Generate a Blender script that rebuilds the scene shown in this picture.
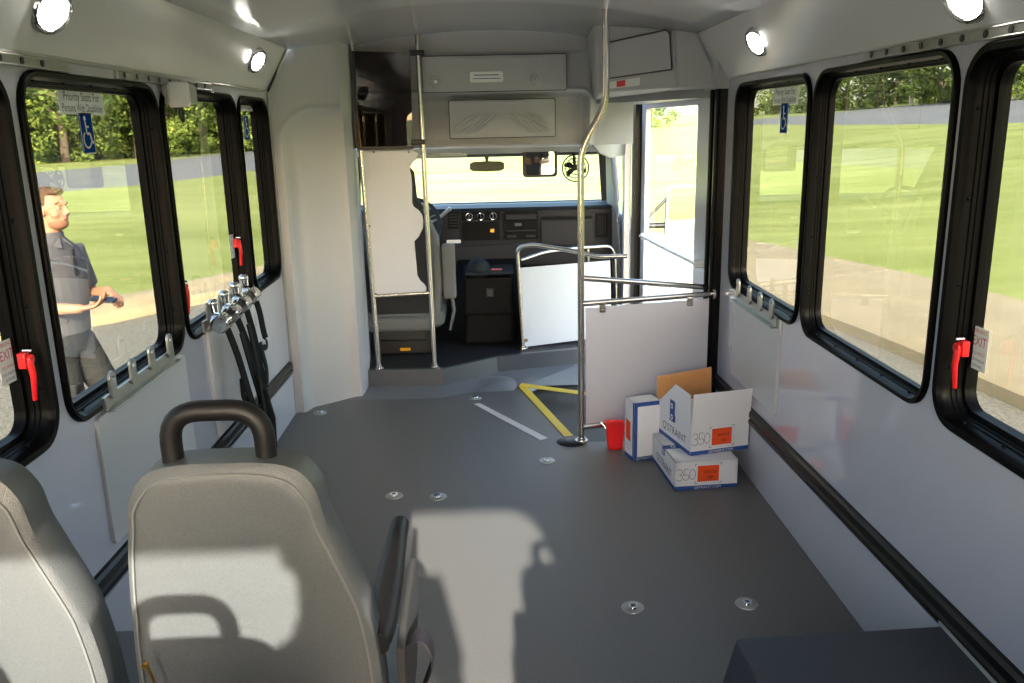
import bpy, bmesh, math, random
import numpy as np
from mathutils import Vector, Matrix
random.seed(7)
sc = bpy.context.scene
for o in list(bpy.data.objects): bpy.data.objects.remove(o)
C = sc.collection

# ------------------------------------------------------------------ camera, sky, sun, exposure
F = 848.0
YAW, PITCH, ROLL = [math.radians(a) for a in (1.45, 14.3, 1.27)]
CAM = np.array([0, 0, 1.6])
def _R():
    cy, sy = math.cos(YAW), math.sin(YAW); cp, sp = math.cos(PITCH), math.sin(PITCH); cr, sr = math.cos(ROLL), math.sin(ROLL)
    B = np.array([[1,0,0],[0,0,-1],[0,1,0]]); Yw = np.array([[cy,-sy,0],[sy,cy,0],[0,0,1]])
    P = np.array([[1,0,0],[0,cp,-sp],[0,sp,cp]]); Ro = np.array([[cr,sr,0],[-sr,cr,0],[0,0,1]])
    return Ro @ P @ B @ Yw
RM = _R()
def at(px, py, ax, val):
    """survey helper: the point of the plane (axis ax = val) that the photograph shows at px, py"""
    d = RM.T @ np.array([(px-512)/F, (py-341.5)/F, 1.0]); t = (val-CAM[ax])/d[ax]
    return Vector(CAM + t*d)
cam = bpy.data.cameras.new('camera'); cam_o = bpy.data.objects.new('camera', cam); C.objects.link(cam_o)
cam.sensor_width = 36; cam.sensor_fit = 'HORIZONTAL'; cam.lens = F/1024*36; cam.clip_start = 0.02; cam.clip_end = 600
m3 = np.stack([RM[0], -RM[1], -RM[2]], axis=1)
cam_o.matrix_world = Matrix.Translation(Vector(CAM)) @ Matrix(m3.tolist()).to_4x4()
sc.camera = cam_o
sc.view_settings.view_transform = 'Standard'; sc.view_settings.look = 'None'
sc.view_settings.exposure = 1.24; sc.view_settings.gamma = 1.0; sc.view_settings.use_curve_mapping = False
sc.cycles.transparent_max_bounces = 24
sc.cycles.max_bounces = 12; sc.cycles.diffuse_bounces = 6; sc.cycles.glossy_bounces = 4
sc.cycles.sample_clamp_indirect = 6.0

SUN = Vector((-0.10, 1.0, -0.45)).normalized()      # direction the sunlight travels: in through the open rear door
w = bpy.data.worlds.new('sky'); sc.world = w; w.use_nodes = True
nt = w.node_tree; nt.nodes.clear()
sky = nt.nodes.new('ShaderNodeTexSky'); sky.sky_type = 'NISHITA'; sky.sun_disc = False
sky.sun_elevation = math.radians(24); sky.sun_rotation = math.atan2(-SUN.x, -SUN.y); sky.air_density = 1.0; sky.dust_density = 2.5
bg = nt.nodes.new('ShaderNodeBackground'); bg.inputs[1].default_value = 0.62
ow = nt.nodes.new('ShaderNodeOutputWorld'); nt.links.new(sky.outputs[0], bg.inputs[0]); nt.links.new(bg.outputs[0], ow.inputs[0])
sl = bpy.data.lights.new('sun', 'SUN'); sl.energy = 8.0; sl.angle = math.radians(0.8); sl.color = (1.0, 0.925, 0.79)
so = bpy.data.objects.new('sun', sl); C.objects.link(so); so.rotation_euler = SUN.to_track_quat('-Z', 'Y').to_euler()

# ------------------------------------------------------------------ materials
def lin(c):
    return tuple(((v/255)/12.92 if v/255 <= 0.04045 else ((v/255+0.055)/1.055)**2.4) for v in c) + (1.0,)
def mat(name, col, rough=0.5, metal=0.0, noise=0.0, nscale=60, bump=0.0, bscale=400, spec=0.5, emit=0.0, coat=0.0):
    m = bpy.data.materials.new(name); m.use_nodes = True; n = m.node_tree; b = n.nodes['Principled BSDF']
    b.inputs['Base Color'].default_value = lin(col); b.inputs['Roughness'].default_value = rough
    b.inputs['Metallic'].default_value = metal; b.inputs['Specular IOR Level'].default_value = spec
    b.inputs['Coat Weight'].default_value = coat; b.inputs['Coat Roughness'].default_value = 0.04
    if emit:
        b.inputs['Emission Color'].default_value = lin(col); b.inputs['Emission Strength'].default_value = emit
    tc = n.nodes.new('ShaderNodeTexCoord')
    if noise:
        t = n.nodes.new('ShaderNodeTexNoise'); t.inputs['Scale'].default_value = nscale; t.inputs['Detail'].default_value = 3
        n.links.new(tc.outputs['Object'], t.inputs['Vector'])
        r = n.nodes.new('ShaderNodeValToRGB'); c = lin(col)
        r.color_ramp.elements[0].position = 0.3; r.color_ramp.elements[1].position = 0.7
        r.color_ramp.elements[0].color = tuple(max(0, v*(1-noise)) for v in c[:3])+(1,)
        r.color_ramp.elements[1].color = tuple(min(1, v*(1+noise)) for v in c[:3])+(1,)
        n.links.new(t.outputs['Fac'], r.inputs['Fac']); n.links.new(r.outputs['Color'], b.inputs['Base Color'])
    if bump:
        t = n.nodes.new('ShaderNodeTexNoise'); t.inputs['Scale'].default_value = bscale; t.inputs['Detail'].default_value = 2
        n.links.new(tc.outputs['Object'], t.inputs['Vector'])
        bp = n.nodes.new('ShaderNodeBump'); bp.inputs['Strength'].default_value = bump; bp.inputs['Distance'].default_value = 0.004
        n.links.new(t.outputs['Fac'], bp.inputs['Height']); n.links.new(bp.outputs['Normal'], b.inputs['Normal'])
    return m
def glass(name, tint, gl=1.0):
    m = bpy.data.materials.new(name); m.use_nodes = True; n = m.node_tree; n.nodes.clear()
    o = n.nodes.new('ShaderNodeOutputMaterial'); t = n.nodes.new('ShaderNodeBsdfTransparent'); t.inputs[0].default_value = tint+(1,)
    g = n.nodes.new('ShaderNodeBsdfGlossy'); g.inputs['Roughness'].default_value = 0.0; g.inputs[0].default_value = (gl, gl, gl, 1)
    f0 = n.nodes.new('ShaderNodeFresnel'); f0.inputs[0].default_value = 1.42
    ge = n.nodes.new('ShaderNodeNewGeometry'); f = n.nodes.new('ShaderNodeMath'); f.operation = 'MULTIPLY'; iv = n.nodes.new('ShaderNodeMath'); iv.operation = 'SUBTRACT'; iv.inputs[0].default_value = 1.0
    n.links.new(ge.outputs['Backfacing'], iv.inputs[1]); n.links.new(iv.outputs[0], f.inputs[0]); n.links.new(f0.outputs[0], f.inputs[1])
    x = n.nodes.new('ShaderNodeMixShader'); n.links.new(f.outputs[0], x.inputs[0]); n.links.new(t.outputs[0], x.inputs[1]); n.links.new(g.outputs[0], x.inputs[2])
    n.links.new(x.outputs[0], o.inputs[0]); return m
M = dict(
    wall=mat('wall_laminate', (196,197,209), 0.08, noise=0.02, nscale=4, coat=1.0),
    lower=mat('wall_lower_laminate', (196,198,208), 0.2, coat=0.2),
    panel=mat('grey_panel', (196,196,198), 0.35, bump=0.05),
    white=mat('white_laminate', (205,208,216), 0.25),
    ceil=mat('ceiling_gloss', (212,213,215), 0.14, noise=0.02, nscale=3),
    cove=mat('cove_gloss', (216,217,219), 0.16),
    trim=mat('grey_trim', (176,176,172), 0.35),
    abs_=mat('grey_textured_plastic', (184,185,187), 0.55, bump=0.35, bscale=350, noise=0.03, nscale=200),
    absd=mat('grey_console_plastic', (180,181,183), 0.55, bump=0.25, bscale=350),
    floor=mat('speckled_floor', (99,99,99), 0.4, noise=0.32, nscale=260, bump=0.15, bscale=500),
    ramp=mat('floor_coving', (112,116,122), 0.3, noise=0.1, nscale=300),
    nosing=mat('dark_step_edge', (70,74,82), 0.35),
    cabfloor=mat('cab_floor_mat', (22,24,30), 0.6, noise=0.2, nscale=30, bump=0.3),
    step=mat('step_tread', (48,49,51), 0.5, noise=0.15, nscale=300),
    yellow=mat('yellow_nosing', (240,205,60), 0.5), lightstrip=mat('light_grey_strip', (205,203,205), 0.5),
    rubber=mat('black_rubber', (10,10,11), 0.35, spec=0.3), frame=mat('black_window_frame', (6,6,7), 0.38, spec=0.07),
    steel=mat('brushed_steel', (200,195,190), 0.22, metal=1.0), chrome=mat('chrome', (220,220,220), 0.08, metal=1.0),
    alu=mat('aluminium_track', (170,170,165), 0.35, metal=0.9, noise=0.1, nscale=200),
    vinyl=mat('grey_vinyl', (81,84,86), 0.42, bump=0.3, bscale=500, noise=0.08, nscale=220),
    seam=mat('seam_piping', (104,106,107), 0.5), grip=mat('black_foam_grip', (13,12,14), 0.5, spec=0.35),
    fabric=mat('driver_fabric', (108,110,110), 0.85, bump=0.3, noise=0.06, nscale=200), fabricd=mat('driver_fabric_dark', (44,44,46), 0.85, bump=0.3),
    dash=mat('dash_plastic', (52,51,54), 0.7, spec=0.2, bump=0.1), dashd=mat('dash_dark', (14,14,15), 0.7, spec=0.2), dashtop=mat('dash_top', (30,36,42), 0.6, spec=0.3),
    belt=mat('black_webbing', (9,9,10), 0.7, spec=0.2), beltc=mat('purple_black_webbing', (28,24,32), 0.6),
    red=mat('red_plastic', (215,20,28), 0.35), redlight=mat('red_cup', (235,30,35), 0.45),
    card=mat('white_cardboard', (232,232,236), 0.7), cardin=mat('brown_cardboard', (205,150,95), 0.8, noise=0.05, nscale=80),
    blue=mat('blue_print', (40,80,150), 0.6), orange=mat('orange_sticker', (250,85,30), 0.5), ink=mat('black_ink', (30,30,34), 0.6),
    greyink=mat('grey_ink', (90,92,100), 0.6), paper=mat('white_paper', (235,235,232), 0.6), pink=mat('pink_print', (200,40,90), 0.6), signblue=mat('sign_blue', (20,65,130), 0.5),
    signgrey=mat('sign_white_grey', (205,205,200), 0.6),
    wellbox=mat('dark_carpet_box', (56,60,70), 0.7, noise=0.06, nscale=300, bump=0.2),
    gold=mat('brass_buckle', (190,150,70), 0.3, metal=1.0), yellowlamp=mat('yellow_buckle', (250,180,20), 0.5),
    lens=mat('lamp_lens', (255,250,240), 0.3, emit=24.0), black=mat('satin_black', (14,14,16), 0.4),
    postw=mat('painted_door_white', (205,205,215), 0.3), postg=mat('grey_pillar', (150,152,155), 0.4), mirror=mat('mirror_glass', (200,205,200), 0.02, metal=1.0),
    whitebox=mat('white_plastic', (225,225,230), 0.4), visor=mat('visor_vinyl', (190,188,180), 0.7),
    asphalt=mat('asphalt', (132,126,112), 0.9, noise=0.45, nscale=45), conc=mat('concrete', (172,156,124), 0.9, noise=0.1, nscale=2.2),
    road=mat('road', (118,118,117), 0.9, noise=0.12, nscale=0.5), bark=mat('bark', (120,105,90), 0.9), palebark=mat('pale_bark', (215,205,185), 0.9),
    skin=mat('skin', (196,142,112), 0.55), hair=mat('brown_hair', (92,68,48), 0.8, noise=0.3, nscale=150), shirt=mat('grey_polo', (92,91,96), 0.85, noise=0.05, nscale=90),
    shirtl=mat('polo_stripe', (125,125,127), 0.85), pants=mat('charcoal_trousers', (46,46,45), 0.85, noise=0.05, nscale=60), lips=mat('lips', (180,105,95), 0.5), eyew=mat('eye_white', (235,232,228), 0.3), phone=mat('dark_phone', (28,30,42), 0.3),
)
def grass_mat():
    m = bpy.data.materials.new('lawn'); m.use_nodes = True; n = m.node_tree; b = n.nodes['Principled BSDF']
    tc = n.nodes.new('ShaderNodeTexCoord'); mp = n.nodes.new('ShaderNodeMapping'); mp.inputs['Scale'].default_value = (0.12, 0.5, 1)
    t = n.nodes.new('ShaderNodeTexNoise'); t.inputs['Scale'].default_value = 1.2; t.inputs['Detail'].default_value = 6; t.inputs['Roughness'].default_value = 0.7
    n.links.new(tc.outputs['Object'], mp.inputs[0]); n.links.new(mp.outputs[0], t.inputs['Vector'])
    r = n.nodes.new('ShaderNodeValToRGB'); r.color_ramp.elements[0].position = 0.32; r.color_ramp.elements[1].position = 0.68
    r.color_ramp.elements[0].color = lin((130,140,70)); r.color_ramp.elements[1].color = lin((170,175,106))
    n.links.new(t.outputs['Fac'], r.inputs['Fac']); n.links.new(r.outputs['Color'], b.inputs['Base Color']); b.inputs['Roughness'].default_value = 0.95; b.inputs['Specular IOR Level'].default_value = 0.1
    return m
M['blackpost'] = mat('black_post', (7,7,8), 0.3, spec=0.2); M['grass'] = grass_mat(); M['postdark'] = mat('dark_gap', (70,70,70), 0.7)
def leaf_mat(name, a, bcol):
    m = bpy.data.materials.new(name); m.use_nodes = True; n = m.node_tree; b = n.nodes['Principled BSDF']
    tc = n.nodes.new('ShaderNodeTexCoord'); t = n.nodes.new('ShaderNodeTexNoise'); t.inputs['Scale'].default_value = 0.9; t.inputs['Detail'].default_value = 5
    n.links.new(tc.outputs['Object'], t.inputs['Vector'])
    r = n.nodes.new('ShaderNodeValToRGB'); r.color_ramp.elements[0].position = 0.35; r.color_ramp.elements[1].position = 0.65
    r.color_ramp.elements[0].color = lin(a); r.color_ramp.elements[1].color = lin(bcol)
    n.links.new(t.outputs['Fac'], r.inputs['Fac']); n.links.new(r.outputs['Color'], b.inputs['Base Color']); b.inputs['Roughness'].default_value = 0.8; b.inputs['Specular IOR Level'].default_value = 0.15
    return m
M['leaf'] = leaf_mat('leaves', (66,88,40), (140,154,72))
M['leafd'] = leaf_mat('dark_leaves', (52,72,36), (110,128,60))
def translucent(name, col):
    m = bpy.data.materials.new(name); m.use_nodes = True; n = m.node_tree; n.nodes.clear(); o = n.nodes.new('ShaderNodeOutputMaterial')
    a = n.nodes.new('ShaderNodeBsdfDiffuse'); b = n.nodes.new('ShaderNodeBsdfTranslucent'); x = n.nodes.new('ShaderNodeMixShader'); a.inputs[0].default_value = lin(col); b.inputs[0].default_value = lin(col)
    x.inputs[0].default_value = 0.45; n.links.new(a.outputs[0], x.inputs[1]); n.links.new(b.outputs[0], x.inputs[2]); n.links.new(x.outputs[0], o.inputs[0]); return m
M['stick'] = translucent('white_sticker_vinyl', (225,225,220)); M['stickb'] = translucent('blue_sticker_vinyl', (30,80,150))
M['tint'] = glass('tinted_side_glass', (0.56, 0.56, 0.53))
M['clear'] = glass('clear_glass', (0.96, 0.98, 0.96))
def smoke_mat():
    m = glass('smoked_acrylic', (0.30, 0.22, 0.16)); return m
M['smoke'] = smoke_mat()

# ------------------------------------------------------------------ mesh helpers
class MB:
    def __init__(s): s.v = []; s.f = []; s.m = []; s.cur = 0
    def add(s, vs, fs):
        o = len(s.v); s.v += [tuple(x) for x in vs]; s.f += [tuple(i+o for i in f) for f in fs]; s.m += [s.cur]*len(fs); return s
    def box(s, c, size, rot=None):
        hx, hy, hz = [a/2 for a in size]; P = [Vector((x,y,z)) for x in (-hx,hx) for y in (-hy,hy) for z in (-hz,hz)]
        if rot is not None: P = [rot @ p for p in P]
        P = [p+Vector(c) for p in P]
        return s.add(P, [(0,1,3,2),(4,6,7,5),(0,4,5,1),(2,3,7,6),(0,2,6,4),(1,5,7,3)])
    def hexa(s, P):   # 8 points: bottom 4 ccw then top 4
        return s.add(P, [(3,2,1,0),(4,5,6,7),(0,1,5,4),(1,2,6,5),(2,3,7,6),(3,0,4,7)])
    def tube(s, pts, r, n=12, closed=False, caps=True):
        pts = [Vector(p) for p in pts]; k = len(pts)
        rs = r if isinstance(r, (list, tuple)) else [r]*k
        up = None; rings = []
        for i, p in enumerate(pts):
            if closed: d = (pts[(i+1)%k]-pts[i-1]).normalized()
            else: d = (pts[min(i+1,k-1)]-pts[max(i-1,0)]).normalized()
            if up is None:
                up = d.orthogonal().normalized()
            up = (up - d*up.dot(d)); up = up.normalized() if up.length > 1e-6 else d.orthogonal().normalized()
            b = d.cross(up)
            rings.append([p+(up*math.cos(a)+b*math.sin(a))*rs[i] for a in [2*math.pi*j/n for j in range(n)]])
        vs = [q for R_ in rings for q in R_]; fs = []
        for i in range(k if closed else k-1):
            a = i*n; b2 = ((i+1)%k)*n
            for j in range(n): fs.append((a+j, a+(j+1)%n, b2+(j+1)%n, b2+j))
        if caps and not closed:
            fs.append(tuple(range(n-1,-1,-1))); fs.append(tuple((k-1)*n+j for j in range(n)))
        return s.add(vs, fs)
    def loft(s, rings, cap=True):
        n = len(rings[0]); vs = [q for R_ in rings for q in R_]; fs = []
        for i in range(len(rings)-1):
            for j in range(n): fs.append((i*n+j, i*n+(j+1)%n, (i+1)*n+(j+1)%n, (i+1)*n+j))
        if cap:
            fs.append(tuple(range(n-1,-1,-1))); fs.append(tuple((len(rings)-1)*n+j for j in range(n)))
        return s.add(vs, fs)
    def disc(s, c, nrm, r, t, n=24, r2=None):
        nrm = Vector(nrm).normalized(); c = Vector(c)
        return s.tube([c, c+nrm*t], [r, r if r2 is None else r2], n)
    def ellipsoid(s, c, rad, rot=None, nu=16, nv=10):
        vs = []; fs = []; c = Vector(c)
        for i in range(nv+1):
            th = math.pi*i/nv
            for j in range(nu):
                ph = 2*math.pi*j/nu; p = Vector((rad[0]*math.sin(th)*math.cos(ph), rad[1]*math.sin(th)*math.sin(ph), rad[2]*math.cos(th)))
                if rot is not None: p = rot @ p
                vs.append(c+p)
        for i in range(nv):
            for j in range(nu): fs.append((i*nu+j, (i+1)*nu+j, (i+1)*nu+(j+1)%nu, i*nu+(j+1)%nu))
        return s.add(vs, fs)
    def plate(s, outer, holes, t, mp):
        """flat plate with holes; loops in (u,v); mp(u,v,w) -> xyz; thickness t along w"""
        bm = bmesh.new(); loops = []
        for L in [outer]+list(holes):
            vv = [bm.verts.new((p[0], p[1], 0)) for p in L]; loops.append(vv)
            for i in range(len(vv)): bm.edges.new((vv[i], vv[(i+1)%len(vv)]))
        bmesh.ops.triangle_fill(bm, use_beauty=True, use_dissolve=False, edges=bm.edges[:])
        bm.verts.index_update(); n = len(bm.verts)
        co = [v.co.copy() for v in bm.verts]; fs = [tuple(v.index for v in f.verts) for f in bm.faces]
        lp = [[v.index for v in L] for L in loops]; bm.free()
        vs = [mp(c.x, c.y, 0) for c in co]+[mp(c.x, c.y, t) for c in co]
        F2 = fs+[tuple(i+n for i in reversed(f)) for f in fs]
        for L in lp:
            for i in range(len(L)):
                a, b = L[i], L[(i+1)%len(L)]; F2.append((a, b, b+n, a+n))
        return s.add(vs, F2)
    def text(s, body, size, origin, ux, uy, depth=0.0006, align='CENTER', sx=1.0):
        cu = bpy.data.curves.new('t', 'FONT'); cu.body = body; cu.size = size; cu.align_x = align; cu.align_y = 'CENTER'; cu.extrude = 0; cu.resolution_u = 3
        o = bpy.data.objects.new('t', cu); C.objects.link(o); dg = bpy.context.evaluated_depsgraph_get()
        me = bpy.data.meshes.new_from_object(o.evaluated_get(dg))
        ux = Vector(ux).normalized(); uy = Vector(uy).normalized(); nz = ux.cross(uy); og = Vector(origin)
        s.add([og+ux*v.co.x*sx+uy*v.co.y+nz*depth for v in me.vertices], [tuple(p.vertices) for p in me.polygons])
        bpy.data.objects.remove(o); bpy.data.curves.remove(cu); bpy.data.meshes.remove(me); return s
    def build(s, name, m, parent=None, smooth=False, bevel=0.0, seg=2, sub=0, ang=35, solid=0.0):
        me = bpy.data.meshes.new(name); me.from_pydata(s.v, [], s.f)
        ms = m if isinstance(m, (list, tuple)) else [m]
        for x in ms: me.materials.append(x)
        if len(ms) > 1: me.polygons.foreach_set('material_index', s.m)
        me.update()
        bm = bmesh.new(); bm.from_mesh(me); bmesh.ops.recalc_face_normals(bm, faces=bm.faces[:]); bm.to_mesh(me); bm.free()
        o = bpy.data.objects.new(name, me); C.objects.link(o)
        if parent is not None:
            o.parent = parent; pm = Matrix.Identity(4); q = parent
            while q is not None: pm = q.matrix_parent_inverse @ q.matrix_basis @ pm; q = q.parent
            o.matrix_parent_inverse = pm.inverted()
        if bevel:
            b = o.modifiers.new('bevel', 'BEVEL'); b.width = bevel; b.segments = seg; b.limit_method = 'ANGLE'; b.angle_limit = math.radians(ang)
        if solid:
            q = o.modifiers.new('solid', 'SOLIDIFY'); q.thickness = solid
        if sub:
            q = o.modifiers.new('sub', 'SUBSURF'); q.levels = sub; q.render_levels = sub
        if smooth:
            me.polygons.foreach_set('use_smooth', [True]*len(me.polygons))
            try: me.set_sharp_from_angle(angle=math.radians(45))
            except Exception: pass
        return o
def tag(o, label=None, cat=None, group=None, kind=None):
    if label: o['label'] = label
    if cat: o['category'] = cat
    if group: o['group'] = group
    if kind: o['kind'] = kind
    return o
def empty(name, loc=(0,0,0), label=None, cat=None, group=None, kind=None, rz=0.0):
    o = bpy.data.objects.new(name, None); C.objects.link(o); o.location = loc; o.rotation_euler = (0,0,rz); o.empty_display_size = 0.05
    return tag(o, label, cat, group, kind)
def copy_tree(o, parent=None):
    c = o.copy(); C.objects.link(c); c.parent = parent
    for ch in [x for x in bpy.data.objects if x.parent == o]: copy_tree(ch, c)
    return c
def S(name, mb, m, parent=None, **k):
    o = mb.build(name, m, parent, **k)
    if parent is None: o['kind'] = 'structure'
    return o
def rrect(u0, u1, v0, v1, r, n=6):
    out = []
    for (cx, cy, a0) in ((u1-r, v1-r, 0), (u0+r, v1-r, 90), (u0+r, v0+r, 180), (u1-r, v0+r, 270)):
        for i in range(n+1):
            a = math.radians(a0+90*i/n); out.append((cx+r*math.cos(a), cy+r*math.sin(a)))
    return out
def arc(c, ax, ay, r, a0, a1, n=6):
    c = Vector(c); ax = Vector(ax); ay = Vector(ay)
    return [c+ax*r*math.cos(math.radians(a0+(a1-a0)*i/n))+ay*r*math.sin(math.radians(a0+(a1-a0)*i/n)) for i in range(n+1)]
def fillet(pts, r, n=5):
    pts = [Vector(p) for p in pts]; out = [pts[0]]
    for i in range(1, len(pts)-1):
        a, b, c = pts[i-1], pts[i], pts[i+1]; rr = min(r, (a-b).length*0.45, (c-b).length*0.45)
        p, q = b+(a-b).normalized()*rr, b+(c-b).normalized()*rr
        for k in range(n+1):
            t = k/n; out.append(p*(1-t)**2+b*2*t*(1-t)+q*t*t)
    return out+[pts[-1]]

XL, XR, ZW = -1.158, 1.18, 1.80
def ceil_z(x):
    return 2.035+0.125*(1-min(1, abs(x)/1.03)**2)

# ------------------------------------------------------------------ ground outside
GZ = -0.55
def terr(x, y):
    z = -0.42
    if x > 6: t = min(1, (x-6)/30); z += 1.95*t*t*(3-2*t)
    if x > 36: z += (x-36)*0.07
    return z
inner = [(-30,-12),(-14,1.5),(-8,6.8),(-5.6,8.9),(-4.45,9.8),(-3.8,10.8),(-2,12.6),(0,13.4),(2,12.4),(3,10.7),(3.6,8.8),(3.85,7),(4.05,5),(4.25,0),(4.4,-12)]
outer = [(-32,-9.5),(-15.3,3.2),(-9,8.5),(-5.9,10.2),(-4.8,10.75),(-4.3,11.6),(-3.8,12.6),(-2.2,15),(2,16.2),(4.2,15.3),(4.8,13.7),(5.1,12.5),(5.7,10.5),(5.95,9),(6.2,5),(6.5,0),(6.7,-12)]
mb = MB(); pl = inner+[(4.6,-30),(-30,-30)]
mb.plate(pl, [], -0.1, lambda u, v, w_: (u, v, GZ+w_)); S('parking_lot', mb, M['asphalt'])
def resample(P, n):
    P = [Vector((p[0], p[1], 0)) for p in P]; L = [0]
    for a, b in zip(P, P[1:]): L.append(L[-1]+(b-a).length)
    out = []
    for i in range(n):
        t = L[-1]*i/(n-1); k = max(j for j in range(len(L)) if L[j] <= t+1e-9); k = min(k, len(P)-2)
        out.append(P[k].lerp(P[k+1], (t-L[k])/(L[k+1]-L[k])))
    return out
ri, ro = resample(inner, 80), resample(outer, 80)
mb = MB(); rings = []
for a, b in zip(ri, ro):
    d = (b-a).normalized()
    rings.append([a+Vector((0,0,GZ-0.05)), a+Vector((0,0,GZ+0.10))+d*0.02, a+d*0.08+Vector((0,0,GZ+0.13)), b+Vector((0,0,GZ+0.14)), b+Vector((0,0,GZ-0.05))])
vs = [q for r_ in rings for q in r_]; fs = []
for i in range(79):
    for j in range(4): fs.append((i*5+j, i*5+j+1, i*5+6+j, i*5+5+j))
mb.add(vs, fs); S('sidewalk', mb, M['conc'], smooth=True)
loop = [(p.x, p.y) for p in ro]+[(7,-30),(-33,-30)]
mb = MB(); sc_ = [1, 1.15, 1.4, 1.8, 2.3, 3, 4, 5, 6.5, 8, 10, 13, 17, 22]; n = len(loop); vs = []; fs = []
for k in sc_:
    for (x, y) in loop:
        X, Y = x*k, (y-2)*k+2; vs.append((X, Y, terr(X, Y) if k > 1 else GZ+0.13))
for i in range(len(sc_)-1):
    for j in range(n): fs.append((i*n+j, i*n+(j+1)%n, (i+1)*n+(j+1)%n, (i+1)*n+j))
mb.add(vs, fs); S('lawn', mb, M['grass'], smooth=True)
def strip(name, A, B, m, dz):
    mb = MB(); a, b = resample(A, 30), resample(B, 30); vs = []; fs = []
    for p, q in zip(a, b):
        for k in range(7):
            r = p.lerp(q, (k-1)/5 if k else -0.08); vs.append((r.x, r.y, terr(r.x, r.y)+dz-(0.30 if k == 0 else 0)))
    for i in range(29):
        for k in range(6): fs.append((i*7+k, i*7+k+1, i*7+8+k, i*7+7+k))
    mb.add(vs, fs); return S(name, mb, m, smooth=True)
g2 = lambda *P: [tuple(at(x_, y_, 2, -0.38))[:2] for x_, y_ in P]
strip('road', [(-42,6),(-24,20)]+g2((10,195),(30,193),(100,187),(147,183),(229,173),(270,167)), [(-60,18),(-38,36)]+g2((10,174.5),(30,173),(100,167),(147,163),(226,153),(270,149)), M['road'], 0.04)
strip('road', [(29,-10),(29,20),(29,60),(29,110)], [(56,-10),(56,20),(56,60),(56,110)], M['road'], 0.18)

# trees: crown of small leaves in clumps over branches
def tree_mesh(seed, h, wdt, m, trunkm, low=0.12):
    rnd = np.random.RandomState(seed); mb = MB(); nb = 60
    cl = []
    for i in range(nb):
        z = low+(1-low)*rnd.rand(); rr = wdt*0.5*math.sin(math.pi*min(1, 0.25+z*0.72))*(0.35+0.65*rnd.rand()); a = rnd.rand()*6.283
        cl.append((rr*math.cos(a), rr*math.sin(a), z*h*0.94, wdt*(0.07+0.08*rnd.rand())))
    N = 7000; vs = []; fs = []
    for i in range(N):
        c = cl[rnd.randint(nb)]; d = rnd.randn(3); d /= np.linalg.norm(d); p = np.array(c[:3])+d*c[3]*(0.75+0.35*rnd.rand())
        t1 = rnd.randn(3); t1 /= np.linalg.norm(t1); t2 = np.cross(t1, d+rnd.randn(3)*0.5); t2 /= np.linalg.norm(t2); s_ = 0.10+0.15*rnd.rand()
        o = len(vs); vs += [p-t1*s_, p+t2*s_*0.6, p+t1*s_, p-t2*s_*0.6]; fs.append((o, o+1, o+2, o+3))
    mb.add(vs, fs)
    tk = MB(); tk.tube([(0,0,-0.5),(0.1,0,h*0.3),(0,0.1,h*0.65)], [wdt*0.035, wdt*0.028, wdt*0.012], 10)
    for i in range(7):
        c = cl[i*4]; tk.tube([(0.05,0,h*(0.25+0.05*i)), (c[0]*0.5, c[1]*0.5, c[2]*0.8), c[:3]], [wdt*0.016, wdt*0.01, wdt*0.004], 6)
    return mb, tk
protos = []
for i, (sd, h, wd, lm, bk) in enumerate([(1,10,8,'leaf','bark'),(2,12,8.5,'leafd','bark'),(3,9,9,'leaf','bark'),(4,11,7,'leafd','palebark')]):
    r = empty('tree'); a, b = tree_mesh(sd, h, wd, M[lm], M[bk], 0.04 if i < 3 else 0.3)
    a.build('foliage', M[lm], r); b.build('trunk', M[bk], r, smooth=True); protos.append(r)
spots = []
for k, (px, Y, j) in enumerate([(-40,60,1),(10,64,0),(45,70,2),(80,68,1),(112,76,0),(150,74,2),(182,82,1),(212,86,0),(240,90,2),(266,96,1),(300,104,0),(20,84,1),(95,92,2),(170,100,0),(235,112,1)]):
    spots.append(((px-485)/F*Y, Y, j, 'L'))
for k, (px, Y, j) in enumerate([(770,150,0),(800,138,1),(838,128,2),(868,120,1),(902,112,3),(930,108,0),(962,100,1),(1006,92,3),(1040,88,2),(1075,84,1),(885,135,0),(950,122,2),(1020,110,0)]):
    spots.append(((px-485)/F*Y, Y, j, 'R'))
for px, Y, j in [(400,120,1),(460,125,0),(520,122,2),(580,128,1),(640,126,0)]: spots.append(((px-485)/F*Y, Y, j, 'F'))
KL = {0:'broad yellow-green leafy tree', 1:'tall dark green tree', 2:'low spreading yellow-green tree', 3:'dark tree with pale trunk'}
SL = {'L':'behind the road beyond the left-hand windows', 'R':'behind the road beyond the right-hand windows', 'F':'far ahead of the windshield'}
used = set()
def tree_place(x, y, s_):
    px = 485+F*x/y
    if s_ == 'L': return 'left edge of the wide left window' if px < 60 else 'middle of the wide left window' if px < 115 else 'right of the wide left window' if px < 165 else 'third left window' if px < 230 else 'narrow left window'
    if s_ == 'R': return 'foremost right window' if px < 815 else 'left part of the wide right window' if px < 885 else 'right part of the wide right window' if px < 965 else 'nearest right window'
    return 'windshield left of the small mirror' if px < 470 else 'windshield between the two mirrors' if px < 530 else 'windshield right of the square mirror'
for x, y, j, s_ in spots:
    if j in used: o = copy_tree(protos[j])
    else: o = protos[j]; used.add(j)
    o.location = (x, y, terr(x, y)-0.1); o.rotation_euler.z = random.random()*6; k = 0.9+random.random()*0.3; o.scale = (k*1.15, k*1.15, k)
    tag(o, KL[j]+' seen through the '+tree_place(x, y, s_), 'tree', KL[j]+'s, '+tree_place(x, y, s_))
    o['_tree'] = 1
for o in C.objects:
    if '_tree' in o: del o['_tree']

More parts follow.
